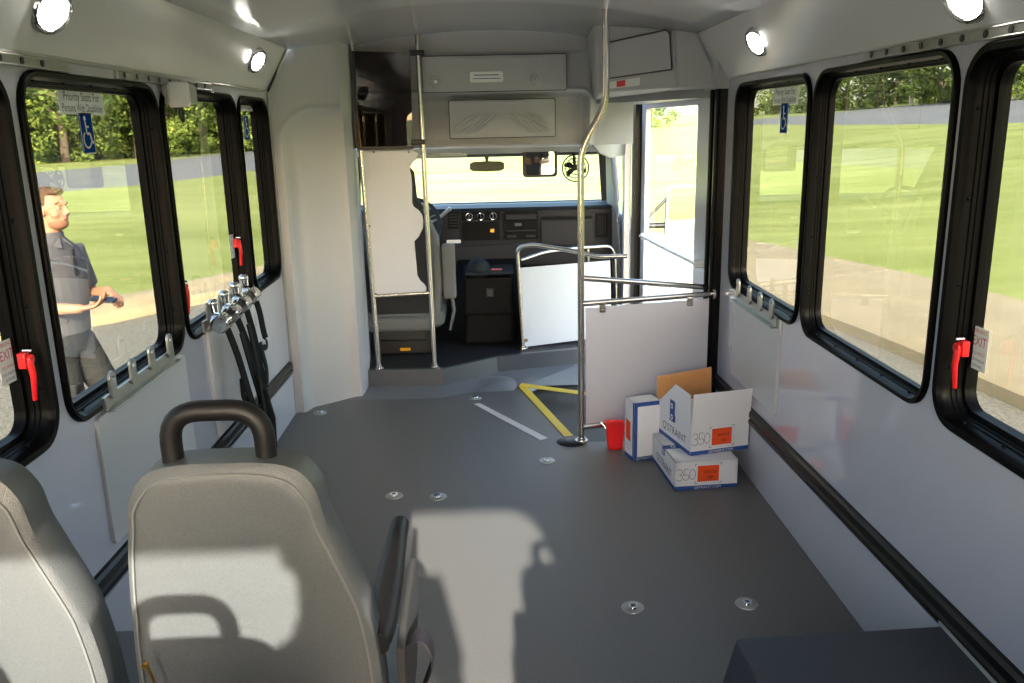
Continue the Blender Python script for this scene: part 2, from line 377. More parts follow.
# ------------------------------------------------------------------ floor, cab floor, ceiling, cove
YB = -0.6
mb = MB(); mb.box((1.155,4.36,1.85),(0.07,0.28,0.20)); S('trim_23', mb, M['abs_'])
A_, B_, E_ = (0.187, 5.128), (0.40, 4.12), (1.17, 4.12)
mb = MB()
fl = [(XL-0.03, YB), (XR+0.03, YB), (XR+0.03, 4.12), (0.415, 4.12), (0.190, 5.13), (0.04, 5.145), (-0.31, 4.945), (XL-0.03, 4.97)]
mb.plate(fl, [], -0.06, lambda u, v, w_: (u, v, w_)); S('floor', mb, M['floor'])
mb = MB()   # stepwell: lower tread and risers
mb.plate([(0.187,5.08),(0.415,4.10),(1.30,4.10),(1.25,5.9),(0.55,5.6)], [], -0.04, lambda u, v, w_: (u, v, -0.055+w_))
S('stepwell_floor', mb, M['step'])
# coving from the floor up to the cab platform, in three straight runs
lo = [(-1.0,4.95),(-0.31,4.93),(0.02,5.11),(0.19,5.14),(0.52,5.02+0.30),(1.0,5.5)]
mi = [(-1.0,5.14),(-0.31,5.12),(0.02,5.36),(0.60,5.50),(0.62,5.52),(1.0,5.6)]
lo = [(-1.0,4.95,0),(-0.31,4.93,0),(0.04,5.13,0),(0.19,5.12,0),(0.60,5.28,-0.05),(1.02,5.45,-0.05)]
mi = [(-1.0,5.165,.02),(-0.31,5.135,.02),(0.035,5.395,.02),(0.20,5.44,.02),(0.60,5.54,.02),(1.02,5.66,.02)]
tp = [(x, y+0.012, 0.12) for x, y, z in mi]
mb = MB(); mb.add(lo+mi, [(i, i+1, 7+i, 6+i) for i in range(5)]); S('trim_1', mb, M['ramp'])
mb = MB(); mb.add(mi+tp+[(x, y+0.05, 0.121) for x, y, z in mi], [(i, i+1, 7+i, 6+i) for i in range(5)]+[(6+i, 7+i, 13+i, 12+i) for i in range(5)]); S('trim_2', mb, M['nosing'])
mb = MB(); cf = [(x, y+0.03) for x, y, z in mi]+[(1.05,6.95),(-1.1,6.95),(-1.1,5.19)]
mb.plate(cf, [], -0.02, lambda u, v, w_: (u, v, 0.12+w_)); S('cab_floor', mb, M['cabfloor'])
mb = MB(); rg = []
for i in range(9):
    t = i/8; rg.append([Vector((-0.13+0.26*u+0.03*math.sin(math.pi*t), 5.02+0.34*t, 0.002+0.035*math.sin(math.pi*u)*(1-(2*t-1)**2)*1.0)) for u in [j/10 for j in range(11)]])
vs = [q for r_ in rg for q in r_]; fs = [(i*11+j, i*11+j+1, i*11+12+j, i*11+11+j) for i in range(8) for j in range(10)]
mb.add(vs, fs); S('floor_hump', mb, M['ramp'], smooth=True)
# yellow nosings and the light strip
def floor_strip(name, pts, m, z, label, cat, group=None):
    mb = MB(); P = [(p[0], p[1], z) for p in pts]; mb.hexa([(p[0], p[1], z-0.004) for p in P]+P)
    return tag(mb.build(name, m), label, cat, group)
tag_ = floor_strip('step_nosing', [(0.167,5.10),(0.215,5.10),(0.43,4.16),(0.385,4.14)], M['yellow'], 0.005, 'yellow step edge strip running from the corner back to the long pole', 'step strip')
floor_strip('step_nosing', [(0.165,5.10),(0.60,4.86),(0.60,4.925),(0.185,5.165)], M['yellow'], 0.009, 'yellow step edge strip running right towards the entry door', 'step strip')
floor_strip('floor_strip', [(-0.112,4.79),(-0.078,4.80),(0.285,4.185),(0.243,4.16)], M['lightstrip'], 0.004, 'pale grey strip laid slantwise on the dark floor', 'floor strip')
# ceiling
def xs(a, b, n): return [a+(b-a)*i/n for i in range(n+1)]
mb = MB(); vs = []; fs = []; X = xs(-1.03, 1.05, 20); Ys = [YB, 1.0, 2.5, 4.0, 5.30]
for y in Ys:
    for x in X: vs.append((x, y, ceil_z(x)))
for i in range(4):
    for j in range(20): fs.append((i*21+j, i*21+j+1, i*21+22+j, i*21+21+j))
mb.add(vs, fs); S('ceiling', mb, M['ceil'], smooth=True, solid=0.02)
mb = MB(); mb.add([(XL,YB,ZW),(XL,4.76,ZW),(-1.02,4.76,2.045),(-1.02,YB,2.045)], [(0,1,2,3)]); S('ceiling_cove_left', mb, M['cove'], solid=0.01)
mb = MB(); mb.add([(XR,YB,ZW),(XR,4.45,ZW),(1.045,4.45,2.045),(1.045,YB,2.045)], [(0,1,2,3)]); S('ceiling_cove_right', mb, M['cove'], solid=0.01)
for nm, pts in (('trim_3', [(XL+.006,YB,ZW),(XL+.006,4.75,ZW)]), ('trim_4', [(XR-.006,YB,ZW),(XR-.006,4.4,ZW)]), ('trim_5', [(-1.018,YB,2.036),(-1.018,4.75,2.036)]), ('trim_6', [(1.04,YB,2.036),(1.04,4.42,2.036)])):
    mb = MB(); mb.tube(pts, 0.006, 8); S(nm, mb, M['trim'], smooth=True)

# ------------------------------------------------------------------ side walls and windows
LW = [(0.30,1.20),(1.23,2.165),(2.215,3.13),(3.165,4.10),(4.14,4.68)]  # first one lies out of view, added to balance the interior light
RW = [(0.25,1.15),(1.20,2.12),(2.155,3.095),(3.135,4.07)]  # first one likewise unseen, added for the same even light
WZ0, WZ1 = 0.815, 1.765
def side(s): 
    X0 = XL if s < 0 else XR
    return lambda u, v, w_: (X0+s*w_, u, v)
mb = MB(); mb.plate([(YB,0),(4.76,0),(4.76,ZW),(YB,ZW)], [rrect(a+.012,b-.012,WZ0+.012,WZ1-.012,0.09) for a, b in LW], 0.06, side(-1)); S('wall_left', mb, M['wall'])
mb = MB(); mb.plate([(YB,-0.05),(4.24,-0.05),(4.24,ZW),(YB,ZW)], [rrect(a+.012,b-.012,WZ0+.012,WZ1-.012,0.09) for a, b in RW], 0.06, side(1)); S('wall_right', mb, M['wall'])
PROF = [(0.012,0.012),(0.0,0.0),(0.0,-0.010),(0.006,-0.016),(0.022,-0.014),(0.026,-0.006),(0.030,0.004),(0.030,0.022),(0.034,0.024),(0.034,0.034),(0.038,0.036),(0.038,0.050),(0.050,0.052),(0.050,0.085),(0.012,0.085)]
def window(i, s, a, b, handles, gd=0.055, gi=0.03):
    PR = [(p[0]*gi/0.038, p[1]*gd/0.066 if p[1] > 0 else p[1]) for p in PROF]
    r = empty('window_%d' % i, (XL if s < 0 else XR, (a+b)/2, WZ0), kind='structure'); mp = side(s)
    mb = MB(); rings = []
    for ins, dep in PR+[PR[0]]:
        rr = max(0.03, 0.10-ins); rings.append([Vector(mp(u, v, dep)) for u, v in rrect(a+ins, b-ins, WZ0+ins, WZ1-ins, rr, 7)])
    mb.loft(rings, cap=False); mb.build('window_frame', M['frame'], r, smooth=True)
    q_ = gi*1.18; mb = MB(); g = rrect(a+q_, b-q_, WZ0+q_, WZ1-q_, 0.06, 7); mb.plate(g, [], 0.005, lambda u, v, w_: mp(u, v, gd+w_)); mb.build('glass_pane', M['tint'], r)
    mb = MB()
    for k in range(5):
        y = a+0.12+(b-a-0.24)*k/4
        for z in (WZ0+gi*.75, WZ1-gi*.75): mb.disc(mp(y, z, 0.018*gd/.066), (-s,0,0), 0.006, 0.006, 8)
    for k in range(4):
        z = WZ0+0.15+(WZ1-WZ0-0.3)*k/3
        mb.disc(mp(b-gi*.75, z, 0.018*gd/.066), (-s,0,0), 0.006, 0.006, 8)
    mb.build('screw', M['frame'], r)['kind'] = 'stuff'
    for y, z in handles:
        h = MB(); h.box(mp(y, z+0.030, 0.006), (0.02,0.022,0.04)); h.tube([mp(y, z+0.03, -0.008), mp(y, z-0.01, -0.012), mp(y, z-0.075, -0.006)], [0.010, 0.008, 0.006], 8)
        h.disc(mp(y+0.008, z+0.03, 0.0), (-s,0,0), 0.014, 0.012, 10)
        o = h.build('release_handle', M['red'], r, smooth=True, bevel=0.003); o['label'] = 'red emergency release handle'
        h = MB(); h.disc(mp(y, z+0.055, 0.004), (-s,0,0), 0.004, 0.02, 8); h.build('latch_pin', M['chrome'], o, smooth=True)
    return r
for i, (a, b) in enumerate(LW):
    window(i+1, -1, a, b, {1:[(at(28,372,0,XL).y,at(28,372,0,XL).z)], 3:[(3.20,1.0),(at(239,258,0,XL).y,1.07)]}.get(i, []), *{1:(.062,.036)}.get(i, (.055,.03)))
for i, (a, b) in enumerate(RW):
    window(i+6, 1, a, b, {1:[(at(960,360,0,XR).y,at(960,360,0,XR).z)]}.get(i, []), *{1:(.062,.036), 2:(.042,.026), 3:(.052,.028)}.get(i, (.055,.03)))

# stickers on panes
GX = 0.052
def sticker(name, c, ux, wd, ht, base, label, cat, group=None):
    uy = Vector((0,0,1)); ux = Vector(ux); nz = ux.cross(uy); mb = MB(); c = Vector(c)
    P = [c-ux*wd/2-uy*ht/2, c+ux*wd/2-uy*ht/2, c+ux*wd/2+uy*ht/2, c-ux*wd/2+uy*ht/2]; mb.hexa(P+[p+nz*0.001 for p in P])
    return tag(mb.build(name, base), label, cat, group), c+nz*0.001, ux, uy
def priority(s, y, z, where, k=1.0):
    X0 = (XL if s < 0 else XR)+s*GX; ux = (0,1,0) if s < 0 else (0,-1,0)
    o, c, ux, uy = sticker('priority_sticker', (X0, y, z), ux, 0.29*k, 0.068, M['stick'], 'white Priority Seats For Persons With Disabilities sticker '+where.replace('on the wide left window with the man outside','on the wide left window'), 'sticker')
    t = MB(); t.text('Priority Seats For', 0.036, c+uy*0.016, ux, uy, sx=0.92*k); t.text('Persons With Disabilities', 0.034, c-uy*0.016, ux, uy, sx=0.76*k); t.build('lettering', M['ink'], o)
def wheelchair(s, y, z, where):
    X0 = (XL if s < 0 else XR)+s*GX; ux = (0,1,0) if s < 0 else (0,-1,0)
    o, c, ux, uy = sticker('accessibility_sticker', (X0, y, z), ux, 0.085, 0.118, M['stickb'], 'blue sticker with white wheelchair symbol '+where, 'sticker')
    nz = ux.cross(uy); q = lambda a, b: c+nz*0.001+ux*a+uy*b; t = MB()
    def line(P, wd):
        for a, b in zip(P, P[1:]):
            d = Vector((b[0]-a[0], b[1]-a[1])); d.normalize(); nn = Vector((-d.y, d.x))*wd/2
            t.add([q(a[0]-nn.x,a[1]-nn.y), q(b[0]-nn.x,b[1]-nn.y), q(b[0]+nn.x,b[1]+nn.y), q(a[0]+nn.x,a[1]+nn.y)], [(0,1,2,3)])
    t.add([q(-0.008+0.008*math.cos(a), 0.043+0.008*math.sin(a)) for a in [i*0.628 for i in range(10)]], [tuple(range(10))])
    line([(-0.008,0.034),(-0.004,-0.002),(0.016,-0.002),(0.024,-0.030),(0.034,-0.026)], 0.008); line([(-0.006,0.018),(0.013,0.018)], 0.006)
    line([(-0.006+0.024*math.cos(a), -0.020+0.024*math.sin(a)) for a in [math.radians(120+i*20) for i in range(12)]], 0.006)
    bd = [(-.040,-.060),(.040,-.060),(.040,.060),(-.040,.060),(-.040,-.060)]; line(bd, 0.003)
    t.build('symbol', M['paper'], o)
p = at(82, 103, 0, XL-0.052); priority(-1, p.y, p.z, 'on the wide left window with the man outside')
p = at(87, 133, 0, XL-0.052); wheelchair(-1, p.y, p.z, 'on the wide left window with the man outside')
p = at(246, 104, 0, XL-0.052); priority(-1, p.y-0.02, p.z, 'on the narrow left window by the bulkhead', 0.9)
p = at(247, 128, 0, XL-0.052); wheelchair(-1, p.y-0.01, p.z, 'on the narrow left window by the bulkhead')
GX = 0.049
p = at(786, 96, 0, XR+0.052); priority(1, p.y, p.z, 'on the foremost right window')
p = at(785, 118, 0, XR+0.052); wheelchair(1, p.y, p.z, 'on the foremost right window')
def exit_st(s, y, z, where):
    X0 = (XL if s < 0 else XR)+s*GX; ux = (0,1,0) if s < 0 else (0,-1,0)
    o, c, ux, uy = sticker('exit_sticker', (X0, y, z), ux, 0.075, 0.11, M['stick'], 'small white sticker with pink EXIT lettering '+where, 'sticker')
    t = MB(); t.text('EXIT', 0.036, c+uy*0.018, ux, uy, sx=0.85); t.text('EMERGENCY', 0.013, c+uy*0.045, ux, uy, sx=0.85); t.text('PULL HANDLE', 0.011, c-uy*0.012, ux, uy, sx=0.8); t.build('lettering', M['pink'], o)
    t = MB(); t.text('PUSH WINDOW', 0.011, c-uy*0.03, ux, uy, sx=0.8); t.text('OUTWARD', 0.011, c-uy*0.045, ux, uy, sx=0.8); t.build('small_print', M['signblue'], o)
GX = 0.059
p = at(979, 349, 0, XR+0.059); exit_st(1, p.y, p.z, 'beside the red handle on the right window')
p = at(7, 362, 0, XL-0.059); exit_st(-1, p.y, p.z, 'beside the red handle on the nearest left window')
GX = 0.052
p = at(233, 246, 0, XL-0.052); exit_st(-1, p.y, p.z, 'beside the red handle on the third left window')

# aisle-side rub rails
def rub(name, s, y0, z0, y1, z1):
    X0 = XL if s < 0 else XR; mb = MB()
    pr = [(0,-0.038),(0.012,-0.038),(0.020,-0.030),(0.022,-0.012),(0.014,-0.004),(0.022,0.004),(0.020,0.026),(0.012,0.036),(0,0.038)]
    mb.loft([[Vector((X0-s*d, y, z-0.036+h)) for d, h in pr] for y, z in ((y0,z0),(y1,z1))]); return S(name, mb, M['rubber'])
rub('trim_7', -1, YB, 0.425, 4.70, 0.319); rub('trim_8', 1, YB, 0.425, 4.24, 0.313)
mb = MB(); mb.box((XR-0.004,(YB+4.2)/2,0.14), (0.008,4.24-YB,0.28)); S('baseboard_right', mb, M['lower'])
mb = MB(); mb.box((XL+0.004,(YB+4.7)/2,0.14), (0.008,4.74-YB,0.28)); S('baseboard_left', mb, M['lower'])
# bulkhead corner seam strips
mb = MB(); mb.tube([(XL+0.008,4.735,0.0),(XL+0.008,4.735,1.79),(-1.02,4.735,2.035)], 0.007, 8); S('trim_9', mb, M['trim'], smooth=True)

# seat-track strips above the windows
def track(s, y0, y1, label):
    mp = side(s); zz = 1.782; mb = MB(); e = empty('cargo_track', mp((y0+y1)/2, zz, 0), label, 'track')
    mb.box(mp((y0+y1)/2, zz, -0.006), (0.012, y1-y0, 0.030)); mb.box(mp((y0+y1)/2, zz+0.012, -0.013), (0.006, y1-y0, 0.004)); mb.box(mp((y0+y1)/2, zz-0.012, -0.013), (0.006, y1-y0, 0.004)); mb.build('rail', M['alu'], e, bevel=0.002)
    mb = MB(); n = int((y1-y0)/0.10)
    for k in range(n): mb.disc(mp(y0+0.05+k*0.10, zz, -0.0125), (-s,0,0), 0.009, 0.002, 10)
    o = mb.build('hole', M['black'], e); o['kind'] = 'stuff'; return e
track(-1, 1.3, 2.50, 'perforated metal track strip above the nearer left windows')
track(-1, 2.82, 3.75, 'perforated metal track strip beside the white box on the left wall')
track(1, 1.2, 2.72, 'perforated metal track strip above the right-hand windows')
# white box hanging under the left moulding
e = empty('warning_buzzer', (-1.09,3.12,1.72), 'white rounded box fixed between two left windows with a black plug below', 'box')
mb = MB(); mb.box((-1.105,3.24,1.735), (0.10,0.10,0.072)); mb.build('housing', M['trim'], e, bevel=0.015, seg=3)
mb = MB(); mb.box((-1.088,3.185,1.732), (0.078,0.022,0.088)); mb.build('face_plate', M['whitebox'], e, bevel=0.014, seg=3, smooth=True)
mb = MB(); mb.tube([(-1.10,3.22,1.70),(-1.10,3.22,1.66),(-1.095,3.22,1.635)], [0.010,0.012,0.006], 8); mb.build('plug', M['black'], e, smooth=True)

# ------------------------------------------------------------------ wall storage panels, tab brackets
def wall_panel(s, y0, y1, z0, z1, label):
    mp = side(s); mb = MB(); mb.plate(rrect(y0, y1, z0, z1, 0.02, 4), [], -0.012, lambda u, v, w_: mp(u, v, w_))
    return tag(mb.build('fold_down_panel', M['panel'], bevel=0.003), label, 'panel')
wall_panel(-1, 2.36, 3.10, 0.40, 0.80, 'flat pale grey panel under the wide left window')
wall_panel(-1, 3.38, 4.05, 0.36, 0.86, 'flat pale grey panel behind the hanging black straps')
wall_panel(1, 3.31, 3.95, 0.40, 0.82, 'flat pale grey panel under the foremost right window')
def bracket(s, ys, z, label):
    mp = side(s); y0, y1 = min(ys)-0.05, max(ys)+0.05; e = empty('tab_bracket', mp((y0+y1)/2, z-0.03, 0), label, 'bracket'); mb = MB()
    mb.box(mp((y0+y1)/2, z-0.045, -0.018), (0.010, y1-y0, 0.045)); mb.box(mp((y0+y1)/2, z-0.065, -0.03), (0.03, y1-y0, 0.006)); mb.build('base_strip', M['alu'], e, bevel=0.002)
    for y in ys:
        mb = MB(); h = rrect(y-0.022, y+0.022, z-0.04, z+0.045, 0.0215, 6); c = [(y+0.008*math.cos(-a), z+0.022+0.008*math.sin(-a)) for a in [i*0.628 for i in range(10)]]
        mb.plate(h, [c], -0.008, lambda u, v, w_: mp(u, v, w_-0.024)); mb.build('tab', M['alu'], e, bevel=0.001)
    return e
bracket(-1, [2.45,2.60,2.755,2.92], 0.875, 'steel strip of four upright tabs under the wide left window')
bracket(1, [3.37,3.52,3.67,3.84], 0.845, 'steel strip of four upright tabs under the foremost right window')

# chrome wheelchair retractors with black belts, four in a row
bracket(-1, [3.36,3.52,3.68,3.84], 0.895, 'steel strip of tabs carrying the chrome belt retractors')
def retractor(y, z, belt, label):
    e = empty('belt_retractor', (XL+0.03, y, z), label, 'belt retractor', 'chrome retractors hanging on the left wall'); x = XL+0.05
    mb = MB(); mb.tube([(x,y,z+0.045),(x+0.004,y,z+0.015)], [0.020,0.016], 12); mb.ellipsoid((x,y,z+0.052), (0.022,0.022,0.018)); mb.build('release_knob', M['chrome'], e, smooth=True)
    mb = MB(); mb.box((x+0.02,y,z-0.015), (0.06,0.055,0.05)); mb.build('housing', M['chrome'], e, bevel=0.014, seg=3, smooth=True)
    mb = MB(); mb.disc((x+0.025,y-0.036,z-0.03), (0,1,0), 0.038, 0.072, 24); mb.build('spool', M['chrome'], e, smooth=True, bevel=0.006)
    mb = MB(); mb.disc((x+0.052,y,z-0.02), (1,-0.3,0.2), 0.012, 0.006, 12); mb.build('button', M['red'], e, smooth=True)
    mb = MB()
    for k in range(len(belt)-1):
        pass
    P = [Vector(q) for q in belt]; wd = Vector((0.006,0.017,0)); rings = []
    for i, q in enumerate(P): rings.append([q-wd, q-wd+Vector((0.006,0,0.0)), q+wd+Vector((0.006,0,0)), q+wd])
    mb.loft(rings); mb.build('webbing', M['belt'], e, bevel=0.001)
    q = P[-1]; mb = MB(); hk = arc((q.x,q.y,q.z-0.03), (0,1,0), (0,0,1), 0.026, 90, -190, 8); mb.tube(hk, 0.006, 8); mb.build('hook', M['black'], e, smooth=True)
    return e
x = XL+0.085
def drop(y, z, dy, L, lean=0.0): return [(x+lean*t*0.6, y+dy*t+0.015*math.sin(t*5), z-0.03-L*t) for t in [i/8 for i in range(9)]]
retractor(3.36, 0.885, drop(3.36,0.885,0.10,0.40,0.10), 'nearest chrome belt retractor in the row on the left wall')
retractor(3.51, 0.892, drop(3.51,0.892,0.12,0.46,0.12), 'second nearest chrome belt retractor in the row on the left wall')
retractor(3.66, 0.900, drop(3.66,0.90,0.13,0.42,0.04), 'third chrome belt retractor in the row, next before the farthest one')
retractor(3.81, 0.908, drop(3.81,0.908,0.10,0.22,0.02), 'farthest chrome belt retractor in the row, nearest the bulkhead')
# gathered loose straps
e = empty('strap_bundle', (x,3.62,0.12), 'tangled bundle of black straps hanging from the chrome retractors to the floor', 'straps')
for k, P in enumerate([[(x+.02,3.50,.78),(x+.03,3.56,.60),(x+.05,3.60,.42),(x+.06,3.60,.22),(x+.05,3.60,.06)], [(x+.03,3.58,.80),(x+.04,3.62,.62),(x+.07,3.55,.44),(x+.07,3.62,.25),(x+.06,3.64,.05)], [(x+.02,3.44,.60),(x+.03,3.40,.52),(x+.05,3.46,.46),(x+.06,3.55,.44)], [(x+.01,3.80,.66),(x+.02,3.84,.52),(x+.03,3.78,.46),(x+.05,3.66,.50)], [(x+.02,3.46,.50),(x+.03,3.44,.40),(x+.04,3.50,.34),(x+.05,3.58,.36)]]):
    mb = MB(); P = fillet(P, 0.08, 4); rr = []
    for q in P: rr.append([q+Vector((0,-.022,0)), q+Vector((.006,-.022,0)), q+Vector((.006,.022,0)), q+Vector((0,.022,0))])
    mb.loft(rr); mb.build('strap', M['belt'], e, bevel=0.001)
mb = MB(); mb.tube([(x+.06,3.60,.50),(x+.065,3.61,.36),(x+.06,3.62,.20),(x+.06,3.62,.03)], [.020,.038,.035,.045], 10); mb.build('bundle_core', M['belt'], e, smooth=True)

# ------------------------------------------------------------------ front bulkhead: one moulded height field with the cab opening cut out
def sm(a, b, t):
    t = max(0, min(1, (t-a)/(b-a))); return t*t*(3-2*t)
def bulk_y(x, z):
    y = 4.735+sm(-1.155,-0.80,x)*0.20
    y += 0.0 if x < -0.80 else 0.0
    y += sm(-0.80,-0.765,x)*0.36
    if x > -0.9: y += 0.10*sm(2.14,2.02,z)*0   
    # raised header above, recess below the arch line
    def sdr(dx_, dz_, r_):
        return r_-math.hypot(r_-dx_, r_-dz_) if dx_ < r_ and dz_ < r_ else min(dx_, dz_)
    if x < -0.775: sd = sdr(x+1.09, 1.705-z, 0.16)
    else: sd = sdr(0.625-x, 1.79-z, 0.04)
    d = 0.065*sm(0,0.03,sd)-0.014*math.exp(-((sd+0.012)/0.012)**2)
    y += d
    y -= 0.05*sm(2.0,2.14,z)*sm(-0.8,-0.5,x)
    return y
NX = 180
gx = xs(XL, 0.90, NX); gz = xs(0.0, 2.18, NX)
XE = -0.775
mb = MB(); vs = []; fs = []; idx = {}
def otop(x): return 1.475 if x > -0.62 else 1.475
for i, x in enumerate(gx):
    top = ceil_z(x) if x > -1.02 else ZW+(x-XL)/(1.02+XL if False else (-1.02-XL))*(2.045-ZW)
    for k, z in enumerate(gz):
        zz = z/2.18*top if x < XE else 1.475+(top-1.475)*k/NX 
        idx[(i,k)] = len(vs); vs.append((x, bulk_y(x, zz), zz))
for i in range(NX):
    if gx[i] < XE <= gx[i+1]: 
        # join strip: only the header part
        for k in range(NX):
            if vs[idx[(i,k)]][2] < 1.475: continue
            fs.append((idx[(i,k)], idx[(i+1,max(0,min(NX,int((vs[idx[(i,k)]][2]-1.475)/(ceil_z(gx[i+1])-1.475)*NX))))], idx[(i+1,min(NX,int((vs[idx[(i,k+1)]][2]-1.475)/(ceil_z(gx[i+1])-1.475)*NX)))], idx[(i,k+1)]))
        continue
    for k in range(NX): fs.append((idx[(i,k)], idx[(i+1,k)], idx[(i+1,k+1)], idx[(i,k+1)]))
mb.add(vs, fs)
S('wall_front', mb, M['abs_'], smooth=True)
mb = MB(); P = [(XL+.01,4.725,ZW-.003),(-1.02,4.725+.02,2.040)]+[(x_, bulk_y(x_, 2.1)-.012, ceil_z(x_)-.004) for x_ in (-0.95,-0.88,-0.81,-0.775)]; mb.tube(P, 0.006, 8)
mb.tube([(x_, 5.245-.05, ceil_z(x_)-.006) for x_ in xs(-0.77, 0.60, 14)], 0.005, 6); S('trim_24', mb, M['black'], smooth=True)
# return of the left bulkhead column into the cab and header underside
mb = MB(); xe = [g for g in gx if g < XE][-1]; ye = bulk_y(xe, 1.0)
mb.hexa([(xe-.02,ye+.003,0),(xe+.002,ye+.003,0),(xe-.03,ye+0.30,0),(xe-.05,ye+0.30,0),(xe-.02,ye+.003,1.5),(xe+.002,ye+.003,1.5),(xe-.03,ye+0.30,1.5),(xe-.05,ye+0.30,1.5)]); S('trim_10', mb, M['abs_'])
mb = MB(); mb.hexa([(-0.775,5.30,1.468),(0.62,5.30,1.468),(0.95,6.32,1.40),(-1.0,6.32,1.40),(-0.775,5.30,1.475),(0.62,5.30,1.475),(0.95,6.32,1.44),(-1.0,6.32,1.44)]); S('cab_headliner', mb, M['abs_'])

# overhead console: access door with knobs and note, ribbed speaker panel below
YC = 5.245
e = empty('overhead_console', (0.07,YC,1.48), 'grey moulded overhead console above the windshield with two knobs and a white note', 'console')
mb = MB(); mb.plate(rrect(-0.36,0.49,1.80,2.0,0.012,3), [], 0.012, lambda u, v, w_: (u, YC-0.006+w_, v)); mb.build('access_door', M['absd'], e, bevel=0.003); mb = MB(); mb.plate(rrect(-0.365,0.495,1.795,2.005,0.014,3), [], 0.012, lambda u, v, w_: (u, YC-0.003+w_, v)); mb.build('door_gap', M['postdark'], e)
mb = MB(); mb.box((0.09,YC-0.010,1.978), (0.50,0.012,0.018)); mb.build('door_lip', M['abs_'], e, bevel=0.003)
for px, py in ((436,82),(536,80)):
    p = at(px, py, 1, YC); mb = MB(); mb.disc((p.x,YC-0.020,p.z), (0,1,0), 0.030, 0.014, 24, 0.034); mb.build('knob_bezel', M['absd'], e, smooth=True); mb = MB(); mb.disc((p.x,YC-0.028,p.z), (0,1,0), 0.010, 0.012, 16); mb.build('knob', M['chrome'], e, smooth=True)
p = at(486.5, 77, 1, YC); mb = MB(); mb.plate(rrect(p.x-0.098,p.x+0.098,p.z-0.030,p.z+0.030,0.010,4), [], 0.003, lambda u, v, w_: (u, YC-0.010+w_, v)); nt_ = mb.build('note', M['paper'], e); nt_['label'] = 'white printed note'
mb = MB(); mb.text('WATCH YOUR HEAD', 0.022, (p.x,YC-0.011,p.z+0.012), (1,0,0), (0,0,1), sx=0.8) if False else mb.box((p.x,YC-0.0105,p.z+0.011), (0.15,0.0005,0.005)); mb.box((p.x,YC-0.0105,p.z-0.009), (0.16,0.0005,0.004)); mb.build('print', M['blue'], nt_)
a, b = at(449,101,1,YC+.04), at(555,136,1,YC+.04)
mb = MB(); mb.plate(rrect(a.x,b.x,b.z,a.z,0.01,3), [], 0.02, lambda u, v, w_: (u, YC+0.032+w_, v)); vp = mb.build('speaker_panel', M['absd'], e, bevel=0.003); mb = MB(); mb.plate(rrect(a.x-.005,b.x+.005,b.z-.005,a.z+.005,0.01,3), [], 0.02, lambda u, v, w_: (u, YC+0.036+w_, v)); mb.build('panel_gap', M['postdark'], e)
mb = MB(); cx = (a.x+b.x)/2+0.005
for sgn in (-1, 1):
    for k in range(11):
        for (r0, r1) in ((0,1),):
            xx = cx+sgn*(0.03+0.027*k); L = min(0.14, 0.28-0.027*k+0.02)
            z0 = b.z+0.028; z1 = min(a.z-0.045, z0+L*0.75)
            if k < 9: mb.tube([(xx, YC+0.027, z0 if sgn>0 and False else z1), (xx+sgn*(z1-z0)*1.3 if abs(xx+sgn*(z1-z0)*1.3-cx) < 0.29 else cx+sgn*0.29, YC+0.027, z0 if abs(xx+sgn*(z1-z0)*1.3-cx) < 0.29 else z1-(0.29-abs(xx-cx))/1.3)], 0.008, 6)
mb.build('ribs', M['abs_'], vp, smooth=True)
mb = MB(); mb.box((cx,YC+0.026,a.z-0.014), (0.25,0.012,0.024)); mb.build('panel_lip', M['absd'], vp, bevel=0.004)
mb = MB(); mb.disc((cx,YC+0.018,b.z+0.018), (0,1,0), 0.018, 0.015, 16); mb.build('panel_knob', M['absd'], vp, smooth=True)

# right-hand overhead cabinet above the entry door
e = empty('corner_cabinet', (0.9,4.5,1.75), 'grey moulded cabinet with inset door in the ceiling corner above the entry door', 'cabinet')
yA, yB_ = 4.72, 4.38
def cabp(x): return yA+(yB_-yA)*(x-0.60)/(0.965-0.60)-0.006
mb = MB(); top0, top1, top2 = ceil_z(0.6)-.004, ceil_z(0.98)-.004, 2.03
mb.hexa([(0.61,cabp(.61),1.76),(0.97,yB_,1.765),(1.0,5.35,1.74),(0.66,5.35,1.74),(0.585,cabp(.6),top0),(0.94,yB_,top1),(1.0,5.35,top1),(0.62,5.35,top0)])
mb.build('body', M['abs_'], e, bevel=0.018, seg=3, smooth=True)
mb = MB(); mb.hexa([(0.965,yB_,1.765),(1.170,4.30,1.755),(1.170,5.3,1.755),(0.965,5.3,1.755),(0.935,yB_,top1),(1.04,4.34,2.03),(1.04,5.3,2.03),(0.935,5.3,top1)]); mb.build('corner_fairing', M['abs_'], e, bevel=0.014, seg=3, smooth=True)
def cf_(u, v, w_): return (u, cabp(u)+w_, v)
mb = MB(); mb.plate([(0.645,1.83),(0.93,1.855),(0.915,2.02),(0.90,2.035),(0.635,2.0)], [], 0.01, lambda u, v, w_: (u, cf_(u+(v-1.76)*.12, v, w_-0.014)[1], v)); d = mb.build('cabinet_door', M['absd'], e, bevel=0.005); mb = MB(); mb.plate([(0.638,1.823),(0.937,1.848),(0.921,2.026),(0.902,2.043),(0.628,2.007)], [], 0.01, lambda u, v, w_: (u, cf_(u+(v-1.76)*.12, v, w_-0.005)[1], v)); mb.build('door_gap', M['postdark'], e)
for xx in (0.675, 0.85):
    mb = MB(); mb.disc(cf_(xx, 1.885, -0.02), (0,1,0), 0.009, 0.012, 12); mb.build('latch', M['chrome'], d, smooth=True)
o_ = MB(); P = [(0.655,1.775),(0.80,1.785),(0.80,1.825),(0.655,1.81)]; o_.plate(P, [], 0.001, lambda u, v, w_: cf_(u, v, w_-0.004)); st = tag(o_.build('warning_label', M['paper']), 'small white and red label on the cabinet above the entry door', 'sticker')
